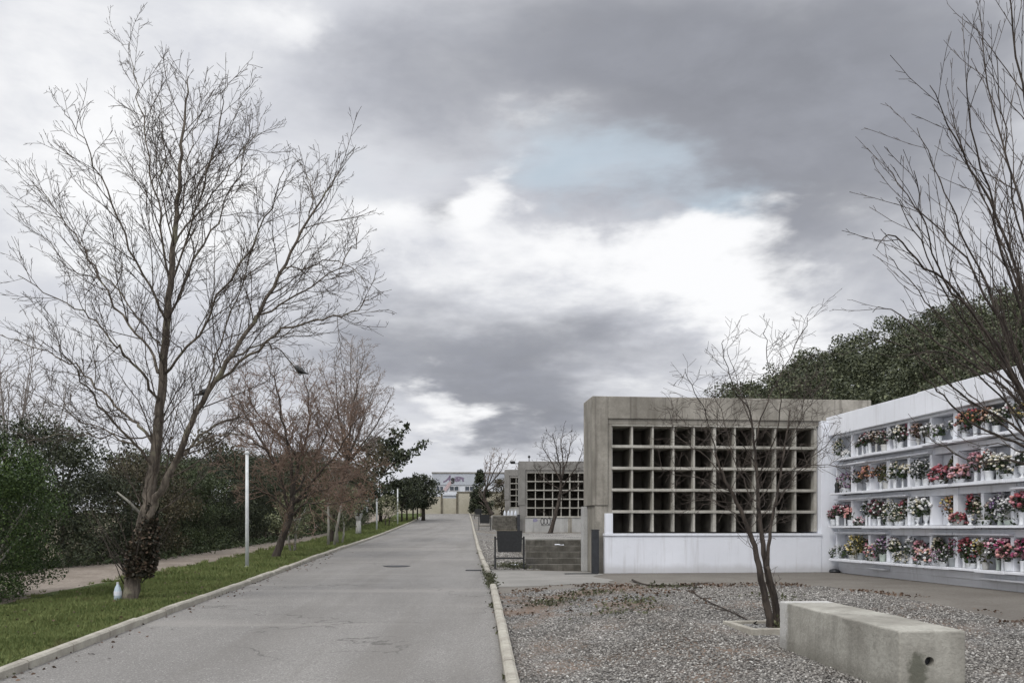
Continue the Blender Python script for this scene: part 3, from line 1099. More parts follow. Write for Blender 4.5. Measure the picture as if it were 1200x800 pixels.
# taller loose tree tops behind the hedge
for i, (x, y, Yv, w, k, lab) in enumerate((
        (74, 500, 31, .95, 'M', 'loose scruffy tree top showing above the hedge beside the left bush'),
        (150, 520, 33, 1.2, 'D', 'dark rounded tree behind the hedge left of the tall bare tree'),
        (238, 510, 38, 1.7, 'B', 'brownish tree behind the hedge right of the tall bare trunk'),
        (420, 512, 52, 2.3, 'B', 'brownish leafy tree behind the russet twigs'),
        (300, 535, 44, 1.6, 'D', 'dark tree behind the hedge just right of the lamp post'))):
    X = (x - 600) * Yv / F
    z = H(X, Yv)
    h = (HZ - y) * Yv / F - z
    t = leafy('background_tree', lab, 'tree', (X, Yv, z), w, h * .62, h * .38, .15, 260, 34, M[{'M': 'leaf_mid', 'D': 'leaf_dark', 'B': 'leaf_brownish'}[k]], M['bark_dark'], 120 + i,
              'round', 'taller trees behind the hedge', 1, .1, (.2, .4))
# russet bush crown between the bare trees
bb = on(372, 640)
leafy('russet_tree', 'low spreading tree with dry russet leaves and a pale bent trunk', 'tree', (-7.0, 33, H(-7.0, 33)), 1.75, 2.8, 1.45, .085, 300, 70, M['leaf_russet'], M['bark_pale'], 90,
      'round', None, 2, .05, (.16, .32), .3)
# small olive trees on the verge
for i, (x, y, w, h, z0, lab) in enumerate(((343, 648, .95, 1.3, .7, 'small olive green tree right of the leaning brown trunk'),
                                          (398, 639, 1.25, 1.6, .75, 'wider olive green tree with pale stems, farther along the verge'))):
    b = on(x, y)
    leafy('olive_tree', lab, 'tree', b, w, h, z0, .08, 750, 40, M['leaf_olive'], M['bark_pale'], 95 + i, 'round', 'small olive trees on the verge', 2, .04)
# limewashed forked trunk with a dark crown
b = on(420, 627)
t = thing('pollarded_tree', 'tree with a whitewashed forked trunk and dark crown on the verge', 'tree', b)
mb = MB()
mb.tube([(0, 0, -.05), (0, 0, .4), (.01, 0, .8)], [.17, .145, .13], 9)
mb.tube([(0, 0, .74), (-.1, 0, 1.0), (-.2, .03, 1.4)], [.11, .09, .07], 8)
mb.tube([(0, 0, .74), (.1, 0, 1.0), (.22, -.03, 1.4)], [.11, .09, .07], 8)
mb.build('trunk', M['lime'], t, smooth=True)
link('crown', crown_mesh('crown', np.random.default_rng(3), 1.25, 2.1, 1.25, .13, 300, 46, 'round'), M['leaf_dark'], t)
# broad-leaved dark tree with a branch jutting right
b = Vector((pt(446, 0, 70).x, 70, H(-10.8, 70)))
t = leafy('broadleaf_tree', 'dark glossy broad leaved tree with a branch jutting over the road', 'tree', b, 1.75, 4.0, .8, .20, 330, 60, M['leaf_dark'], M['bark_dark'], 99, 'round', None, 1, .1, (.16, .3))
mb = MB()
rr2 = np.random.default_rng(8)
PP = []
for tip, n in (((2.75, 0, 4.85), 40), ((1.6, .2, 5.9), 60), ((2.0, -.2, 4.2), 40), ((.9, 0, 5.6), 60)):
    a, e = Vector((.2, 0, 3.0)), Vector(tip)
    q = [a.lerp(e, k / 5) + Vector((0, 0, .12 * math.sin(k / 5 * 3.14))) for k in range(6)]
    mb.tube(q, [.05, .045, .04, .03, .02, .012], 5)
    for k in range(n * 3):
        u = rr2.uniform(.3, 1.03)
        p = interp(q, [1] * 6, min(1, u))[0]
        PP.append((p.x + rr2.normal() * .16, p.y + rr2.normal() * .16, p.z + rr2.normal() * .16))
mb.build('limb', M['bark_dark'], t, smooth=True)
V, Fa = leaves_np(np.array(PP), .24, rr2, aspect=1.6)
link('leaves', np_mesh('leaves', V, Fa), M['leaf_dark'], t)
t.scale = (1.38, 1.38, 1.38)
# pale flowering shrub
b = on(454, 617.5)
leafy('flowering_shrub', 'pale green round shrub with light blossoms beside the second lamp post', 'bush', b, 1.1, 1.8, .4, .1, 420, 38, M['leaf_pale'], M['bark_dark'], 101, 'round', None, 2, .04)
# row of round trees by the end of the road
RG = 'round trees in a row at the far end of the verge'
rows = [(471, 70, 1.5, 3.2), (477, 74, 1.65, 3.6), (484, 77, 1.75, 3.9), (489, 80, 1.5, 3.6), (496, 78, 1.75, 3.7)]
rl = ['leftmost', 'second from left', 'middle', 'second from right', 'rightmost and thickest trunked']
for i, (x, Yv, w, h) in enumerate(rows):
    X = (x - 600) * Yv / F
    leafy('round_tree', 'dark round crowned tree, %s of the row at the verge end' % rl[i], 'tree', (X, Yv, H(X, Yv)), w, h * .70, h * .36, .19, 420, 44,
          M['leaf_dark'], M['bark_red'], 110 + i, 'round', RG, 1, .07 if i < 4 else .16)
# dark cypress and lollipop tree near the end wall
X = pt(563, 0, 91).x
leafy('cypress_tree', 'dark pointed evergreen tree beside the far end wall', 'tree', (X, 91, H(X, 91)), 1.35, 4.4, .3, .2, 600, 60, M['leaf_dark'], M['bark_dark'], 130, 'cone', None, 1, .1, (.2, .36))
X = pt(557.5, 0, 94).x
leafy('small_tree', 'small lollipop shaped tree in front of the beige end wall', 'tree', (X, 94, H(X, 94)), .75, 1.3, 1.25, .17, 700, 26, M['leaf_dark'], M['bark_dark'], 131, 'round', None, 1, .05, (.25, .45))
X = pt(572, 0, 95.5).x
leafy('shrub', 'dark low bush at the right end of the beige wall', 'bush', (X, 95.5, H(X, 95.5)), 1.5, 2.2, .05, .16, 200, 36, M['leaf_dark'], M['bark_dark'], 132, 'round', None, 1, .05)
X = pt(596, 0, 68).x
leafy('dark_tree', 'dark dense tree crown beside the third niche block', 'tree', (pt(588, 0, 90).x, 90, H(-1, 90)), 1.7, 3.4, .3, .17, 420, 40, M['leaf_brownish'], M['bark_dark'], 133, 'round', None, 1, .08)

# wood covering the hill: one mass
rg = np.random.default_rng(77)
cs, rs = [], []
k = 0
while k < 520:
    Y = rg.uniform(33, 84)
    X = rg.uniform(.2, .86) * Y
    if X < 11.5 or X > 62: continue
    if X / Y < .205: continue
    z = hillz(X, Y)
    hh = rg.uniform(2.4, 4.6) * (.8 + .2 * min(1, (X - 8) / 14))
    w = rg.uniform(1.1, 2.0)
    for q in range(9):
        a = rg.uniform(0, 6.283)
        u = rg.uniform(.25, 1)
        pr = math.sqrt(max(.05, 1 - ((u - .5) / .55) ** 2))
        rr = w * pr * rg.uniform(.25, .95)
        cs.append((X + rr * math.cos(a), Y + rr * math.sin(a), z + hh * u))
        rs.append(w * rg.uniform(.3, .5))
    k += 1
P = clump_points(cs, rs, 220, rg, .8)
V, Fa = leaves_np(P, .18, rg, aspect=1.6)
wood = link('wood', np_mesh('wood', V, Fa), M['leaf_hill'])
tag(wood, 'dense dark green wood covering the hillside behind the white wall', 'wood', None, 'stuff')


# ------------------------------------------------------------------ niche blocks
def niche_block(label, o, tz, ang, ncol, L, painted, seed):
    """concrete portal with a grid of open niches; local x along the front, y into the block, z up; origin at the front left foot"""
    t = thing('niche_block', label, 'niche block', o, ang, 'open concrete niche blocks')
    gx0, gw, gb, gt, top, D = .49, .527, .98, 3.67, 4.36, 1.2
    gx1 = gx0 + gw * ncol
    rowh = (gt - gb) / 5
    cm = M['conc'] if painted else M['conc_far']
    # portal: left pier, beam, back wall, right pier
    mb = MB()
    mb.box(0, gx0 - .10, 0, D, 1.67, top)
    mb.box(.05, gx0 - .10, .025, D, 0, 1.665)
    mb.build('left_pier', cm, t, bevel=.018)
    MB().box(gx0 - .098, L, 0, D, gt + .14, top).build('roof_beam', cm, t, bevel=.018)
    mb = MB()
    mb.box(gx0 - .097, gx1 + .06, .045, .3, gt + .003, gt + .138)
    mb.box(gx0 - .097, gx0 - .002, .045, .3, gb + .003, gt)
    mb.build('inner_frame', cm, t, bevel=.01)
    MB().box(gx0 - .095, L - .05, D - .08, D - .003, 0, gt + .137).build('back_wall', M['niche'], t)  # shade at the niche backs comes from this dark colour
    # grid: shelves proud of the fins
    mb = MB()
    for r in range(6):
        z = gb + rowh * r
        if r == 0 and painted:
            continue
        mb.box(gx0, gx1, .05, D - .09, z - .034, z + .034 if r < 5 else z)
    mb.build('shelves', M['conc_grid'], t, bevel=.006)
    mb = MB()
    for c in range(ncol + 1):
        x = gx0 + gw * c
        wd = .023 if c % 5 else .040
        if c == 0: mb.box(x, x + .03, .085, .27, gb + .036, gt - .002)
        else: mb.box(x - wd, x + wd, .085, .27, gb + .036, gt - .002)
    mb.build('fins', M['conc_grid'], t, bevel=.006)
    mb = MB()
    for c in range(ncol + 1):
        x = gx0 + gw * c
        mb.box(max(gx0, x - .026), x + .026, .272, D - .095, gb + .036, gt - .002)
    mb.build('niche_sides', M['niche'], t)  # rear of the fins, coloured dark for the shade deep in the cells
    wm = M['white'] if painted else M['conc_pale']
    MB().box(.28 if painted else gx0 - .10, gx1 + .06, -.12 if painted else .02, D - .1, 0, gb - .062).build('base_wall', wm, t, bevel=.008)
    MB().box(.265 if painted else gx0 - .1, gx1 + .06, -.15 if painted else -.02, D - .1, gb - .06, gb - .002).build('sill', wm if painted else M['conc_grid'], t, bevel=.006)
    if painted:
        MB().box(.30, gx0 - .006, -.125, .04, gb, gb + rowh - .045).build('white_pilaster', wm, t, bevel=.006)
        MB().box(gx1 + .062, gx1 + .62, -.10, D - .1, 0, gt + .137).build('end_panel', wm, t, bevel=.008)
        MB().box(-.07, .047, D - .34, D - .003, .0, 1.66).build('rear_pilaster', M['conc_pale'], t, bevel=.01)
    else:
        MB().box(gx0 + gw * 5 - .12, gx0 + gw * 5 + .12, .0, .019, .01, gb - .07).build('base_strip', M['conc'], t)
        MB().box(gx1 + .062, L, .03, D - .1, 0, gt + .138).build('right_pier', cm, t, bevel=.01)
    return t, gx0, gw, gb, rowh


th = math.atan(.1)
nb1, gx0, gw, gb, rowh = niche_block('nearest niche block, grey concrete portal on a white painted base', (1.98, 21.0, -1.14), 0, th, 10, 7.2, True, 1)
nb2, *_ = niche_block('second niche block of bare grey concrete behind the nearest one', (.42, 52, -.36), 0, R(2.5), 12, 7.6, False, 2)
nb3, *_ = niche_block('third and farthest niche block behind the leaning bare tree', (-.64, 76, .74), 0, R(2.5), 10, 6.6, False, 3)
# floodlight bracket on the second block
t = thing('floodlight', 'small dark floodlight on the left corner of the second niche block', 'floodlight', (.30, 51.95, 3.85))
MB().box(-.38, .115, -.02, .02, -.02, .02).build('bracket', M['black'], t)
MB().box(-.42, -.1, -.1, .06, .022, .14).build('lamp_head', M['black'], t, bevel=.02)
t = thing('finial', 'tiny metal finial on the roof of the second niche block', 'finial', (1.05, 52.4, 4.23))
t.location.z = -.36 + 4.36 + .0
MB().tube([(0, 0, 0), (0, 0, .22)], [.03, .02], 6).build('stem', M['black'], t)
MB().lathe([(.01, .2), (.07, .25), (.08, .31), (.04, .37), (.01, .39)], n=10).build('ball', M['black'], t, smooth=True)
# scrawled marks on the base of the second block
gmb = MB()
rr_ = random.Random(2)
def stroke(mb, pts, w, y):
    for i in range(len(pts) - 1):
        a, b = Vector((pts[i][0], y, pts[i][1])), Vector((pts[i + 1][0], y, pts[i + 1][1]))
        d = (b - a).normalized()
        n = Vector((-d.z, 0, d.x)) * w * .5
        yy = Vector((0, -.0004 * (i % 5), 0))
        mb.poly([a - n + yy, a + n + yy, b + n + yy + d * w * .3, b - n + yy + d * w * .3])
for k in range(3):
    cx_ = 1.42 + k * .2
    stroke(gmb, [(cx_ + .09 * math.cos(q / 10 * 6.28 + .5) + .02 * q / 10, .70 + .2 * math.sin(q / 10 * 6.28 + .5)) for q in range(11)], .04, .015)
stroke(gmb, [(1.35, .46), (1.6, .44), (2.0, .47)], .03, .0145)
gmb.build('scrawl', M['sign_dark'], nb2)
gmb = MB()
gmb.poly([(1.0 + .16 * math.cos(q / 12 * 6.28) * rr_.uniform(.7, 1.1), .0135, .76 + .13 * math.sin(q / 12 * 6.28) * rr_.uniform(.7, 1.1)) for q in range(12)])
gmb.build('paint_blotch', simple('faded_violet_paint', (.22, .21, .30), .8, .2, 6), nb2)

# narrow dark boxes at the block corners
for (x, y, z, h, lab) in ((2.03, 20.83, -1.14, 1.08, 'narrow dark slate post at the left corner of the nearest niche block'),
                          (.40, 51.75, -.36, 1.1, 'far narrow dark post at the left corner of the second niche block')):
    t = thing('slate_post', lab, 'post', (x, y, z), th if y < 30 else 0, 'dark posts at the niche block corners')
    MB().box(-.085, .085, -.06, .06, 0, h - .03).build('shaft', M['slate'], t, bevel=.008)
    MB().box(-.095, .095, -.07, .07, h - .028, h).build('cap', M['slate'], t, bevel=.006)
t = thing('drain_grate', 'dark drain grate in the paving at the foot of the nearest niche block', 'drain', (1.66, 20.55, -1.128), th, 'drain grates')
MB().box(-.4, .4, -.09, .09, -.02, .006).build('frame', M['slate'], t)
mb = MB()
for k in range(16): mb.box(-.38 + k * .05, -.355 + k * .05, -.075, .075, .007, .014)
mb.build('bars', M['black'], t)
yg = 21.6
t = thing('drain_grate', 'dark drain grate in the road beside the right kerb', 'drain', (XR(yg) - .27, yg, G(yg) + .008), 0, 'drain grates')
MB().box(-.2, .2, -.13, .13, -.02, .004).build('frame', M['slate'], t)
mb = MB()
for k in range(8): mb.box(-.18 + k * .05, -.155 + k * .05, -.11, .11, .005, .012)
mb.build('bars', M['black'], t)
p = on(465, 663)
t = thing('manhole_cover', 'dark worn manhole cover in the middle of the road', 'manhole', (p.x, p.y, p.z + .005))
MB().lathe([(.36, -.02), (.36, .004), (.31, .006), (.31, .003), (.02, .004)], n=28).build('cover', M['slate'], t)


# white urns on the third terrace
mb0 = None
for k in range(4):
    X = .58 * 0 + (591.5 + k * 4.2 - 600) * 73 / F
    t = thing('white_urn', 'small white urn, %s from the left of the four below the third niche block' % ords[k], 'urn', (X, 73, .74), 0, 'white urns on the far terrace')
    MB().lathe([(.08, 0), (.09, .04), (.05, .08), (.10, .22), (.12, .34), (.08, .5), (.05, .6), (.02, .66)], n=10).build('body', M['far_white'], t, smooth=True)

# litter bins
def litter_bin():
    t = thing('litter_bin', '', 'litter bin', (0, 0, 0), 0, 'black litter bins along the kerb')
    for s in (-1, 1):
        MB().box(s * .37 - .022, s * .37 + .022, -.022, .022, -.05, .84).build('post', M['black'], t, bevel=.006)
    MB().box(-.347, .347, -.018, .018, .26, .30).build('crossbar', M['black'], t, bevel=.004)
    b = MB()
    q = [(-.30, -.17, .44), (.30, -.17, .44), (.30, .17, .44), (-.30, .17, .44), (-.325, -.2, .985), (.325, -.2, .985), (.325, .2, .985), (-.325, .2, .985)]
    b.v = q[:]
    b.f = [(3, 2, 1, 0), (0, 1, 5, 4), (1, 2, 6, 5), (2, 3, 7, 6), (3, 0, 4, 7)]
    n = len(b.v)
    b.v += [(x * .94, y * .92, z if z > .9 else z + .02) for x, y, z in q]
    b.f += [tuple(n + i for i in reversed(f)) for f in b.f]
    for i, j in ((4, 5), (5, 6), (6, 7), (7, 4)):
        b.f.append((i, j, n + j, n + i))
    bo = b.build('bucket', M['black'], t)
    for s in (-1, 1):
        MB().tube([(s * .305, 0, .78), (s * .346, 0, .78)], [.018, .018], 8).build('pivot', M['black'], t)
    return t


bins = [((597, 668), 22.0, 'nearest black litter bin hung between two posts by the kerb'),
        ((568, 622), 54.0, 'second black litter bin hung between two posts farther along the kerb'),
        ((560.5, 610), 82.0, 'farthest black litter bin hung between two posts by the kerb')]
lb = litter_bin()
for i, ((x, y), Yv, lab) in enumerate(bins):
    X = (x - 600) * Yv / F
    o = lb if i == 0 else lb.copy()
    if i:
        COL.objects.link(o)
        for c in list(lb.children):
            k = c.copy(); COL.objects.link(k); k.parent = o
    o.location = (X, Yv, H(X, Yv) + .01)
    o.rotation_euler = (0, 0, .04)
    o['label'] = lab

# lamp posts
for i, (x, y, top, r, lab) in enumerate(((289.5, 667, 532, .048, 'white lamp post on the verge nearest to the camera'),
                                         (441.5, 622, 583, .055, 'second white lamp post on the verge beside the pale shrub'),
                                         (466, 614.5, 572, .055, 'third white lamp post, farthest along the verge'))):
    b = on(x, y)
    h = (HZ - top) * b.y / F - b.z
    t = thing('lamp_post', lab, 'lamp post', b, 0, 'white lamp posts along the verge')
    MB().tube([(0, 0, -.05), (0, 0, h * .5), (0, 0, h)], [r, r * .92, r * .82], 12).build('pole', M['pole'], t, smooth=True)
    MB().lathe([(r * 1.7, -.01), (r * 1.7, .05), (r * 1.2, .08), (r * 1.02, .10)], n=12).build('base_collar', M['pole'], t)
    MB().lathe([(r * .9, h), (r * 1.25, h + .01), (r * 1.3, h + .05), (r * .7, h + .08), (.01, h + .085)], n=12).build('cap', M['black'] if i else M['pole'], t)

# ------------------------------------------------------------------ white niche wall with flowers
wa = Vector((8.2, 21.35, 0))
wd = Vector((.107, -1, 0)).normalized()          # along the wall, towards the camera
wn = Vector((-1, -.107, 0)).normalized()         # out of the wall
WL = 10.6
wroot = thing('niche_wall', 'long white burial niche wall with four ledges of flowers', 'niche wall', (wa.x, wa.y, -1.14))
W = Matrix((( wd.x, -wn.x, 0, 0), (wd.y, -wn.y, 0, 0), (0, 0, 1, 0), (0, 0, 0, 1)))   # local x along, y into the wall
wroot.rotation_euler = W.to_euler()
PITCH = .80
ledz = [2.82, 1.98, 1.17, .36]     # ledge tops above the foot, top row first
MB().box(0, WL, .24, 1.0, 0, 3.42).build('core', M['whiteC'], wroot)
MB().box(.0, WL, -.02, .239, 0, .22).build('plinth', M['whiteC'], wroot, bevel=.008)
mb = MB()
x = -.28
for l in (.9, 3.1, 3.2, 3.7):
    mb.box(x, x + l - .008, -.22 - .012 * (l > 3.15), 1.05, 3.42, 3.90 + .012 * (l > 3.15))
    x += l
mb.build('parapet', M['whiteC'], wroot, bevel=.012)
MB().box(-.12, WL, -.10, .238, 3.36, 3.417).build('cornice', M['whiteC'], wroot, bevel=.008)
rw = random.Random(12)
for r, z in enumerate(ledz):
    mb = MB()
    x = 0
    # every ledge is laid slab by slab, some a little lower or shorter
    while x < WL:
        l = PITCH * rw.choice([1, 1, 2])
        mb.box(x + .004, min(x + l, WL) - .004, -.22 - rw.uniform(0, .11), .238, z - .045 - rw.uniform(0, .02), z + rw.uniform(-.006, 0.0))
        x += l
    mb.build('ledge', M['whiteC'], wroot, bevel=.006)
    mb = MB()
    x = 0
    while x < WL:
        l = PITCH * rw.choice([1, 2, 2])
        mb.box(x + .003, min(x + l, WL) - .003, -.02 - rw.uniform(0, .035), .238, z - .205 - rw.uniform(0, .02), z - .07)
        if rw.random() < .45:
            mb.box(x + .02, min(x + l, WL) - .02, -.17, -.0565, z - .185, z - .15)
        x += l
    mb.build('lintel_band', M['whiteC'], wroot, bevel=.006)
tops = [3.36] + [z - .215 for z in ledz[:3]]
for r, z in enumerate(ledz):
    zt = tops[r] - .003
    n = int(WL / PITCH)
    mb = MB()
    for k in range(n + 1):
        xx = k * PITCH
        ww = .042 if k % 3 else .065
        mb.box(max(0, xx - ww), min(WL, xx + ww), -.105 - .0015 * (k % 2), .238, z + .002, zt)
    mb.build('dividers', M['whiteC'], wroot, bevel=.006)
    for k in range(n):
        x0, x1 = k * PITCH + .08, (k + 1) * PITCH - .08
        mt = M['marble'][rw.choice([0, 0, 1, 1, 1, 2])]
        MB().box(x0, x1, .115, .237, z + .01, zt - .01).build('niche_panel', mt, wroot)
        if rw.random() < .75:
            # engraved lines and an oval portrait on the panel
            mb = MB()
            for q in range(rw.randint(2, 4)):
                hw = rw.uniform(.08, .2)
                mb.box((x0 + x1) / 2 - hw, (x0 + x1) / 2 + hw, .111, .1145, zt - .17 - q * .06, zt - .15 - q * .06)
            mb.build('inscription', M['marble'][2], wroot)
        if rw.random() < .3:
            c = x0 + rw.uniform(.15, .45)
            arch = [(c + .11 * math.cos(R(a)), .10, z + .30 + .14 * math.sin(R(a))) for a in range(0, 181, 15)]
            arch = [(c + .11, .10, z + .05)] + arch + [(c - .11, .10, z + .05)]
            MB().tube(arch, [.012] * len(arch), 5).build('arched_frame', M['slate'], wroot)

# flowers ------------------------------------------------------------------
ICO = None
def ico():
    global ICO
    if ICO is None:
        bm = bmesh.new()
        bmesh.ops.create_icosphere(bm, subdivisions=1, radius=1)
        V = np.array([v.co[:] for v in bm.verts])
        Fc = np.array([[v.index for v in f.verts] for f in bm.faces])
        bm.free()
        ICO = (V, Fc)
    return ICO


bmats = {}
def bloommat(col):
    key = col
    if col not in bmats:
        m, t, b = newmat('petals_%d' % len(bmats))
        g = sum(col) / 3
        col = tuple(.84 * x + .16 * g for x in col)
        r = t.sstep(t.noise(wpos(t), 26, 2), .32, .68)
        c = t.mix(t.m('POWER', r, 1.3), tuple(x * .5 for x in col), tuple(min(.9, x * 1.25) for x in col))
        t.put(b.inputs['Base Color'], c)
        b.inputs['Roughness'].default_value = .7
        bmats[key] = m
    return bmats[key]


CL_ = {'white': (.74, .74, .72), 'cream': (.68, .62, .45), 'pink': (.66, .36, .42), 'rose': (.54, .20, .26), 'red': (.38, .05, .07), 'darkred': (.27, .05, .07), 'burgundy': (.24, .07, .10),
       'coral': (.62, .27, .25), 'orange': (.48, .22, .10), 'yellow': (.62, .48, .12), 'purple': (.22, .13, .28), 'mauve': (.40, .22, .36), 'magenta': (.52, .06, .20), 'peach': (.62, .36, .26),
       'greywhite': (.48, .48, .50), 'dusty': (.42, .30, .29), 'beige': (.48, .40, .32), 'blue': (.45, .52, .66), 'green': (.16, .20, .08)}
potm = {'white': simple('white_ceramic', (.66, .68, .70), .35, .08, 8), 'stone': concrete('vase_stone', (.42, .42, .40), (.56, .56, .54), .3, (.25, .25, .23)),
        'green': simple('pale_green_ceramic', (.42, .48, .43), .4, .1, 8), 'grey': simple('grey_pot', (.25, .27, .28), .5, .15, 8)}
FOL = {'g': leafmat('bouquet_leaves', (.02, .035, .014), (.07, .10, .035)), 'd': leafmat('dark_bouquet_leaves', (.022, .032, .018), (.07, .09, .045)),
       'b': leafmat('brown_bouquet_leaves', (.05, .035, .018), (.13, .09, .045)), 'o': leafmat('olive_bouquet_leaves', (.045, .05, .02), (.12, .12, .05))}
PROF = {'tall': [(.055, 0), (.05, .02), (.045, .10), (.06, .24), (.066, .27), (.055, .27), (.045, .2)],
        'footed': [(.065, 0), (.06, .025), (.022, .05), (.025, .08), (.065, .14), (.075, .22), (.085, .25), (.07, .25), (.05, .2)],
        'low': [(.10, 0), (.12, .03), (.14, .10), (.145, .115), (.12, .115), (.1, .08)],
        'bucket': [(.075, 0), (.08, .02), (.10, .18), (.108, .2), (.092, .2), (.08, .14)],
        'slim': [(.04, 0), (.035, .02), (.03, .14), (.038, .26), (.044, .28), (.034, .28), (.028, .2)]}
POT = {'tall': 'tall white vase', 'footed': 'white footed urn', 'low': 'low white planter', 'bucket': 'round white pot', 'slim': 'slim white vase'}

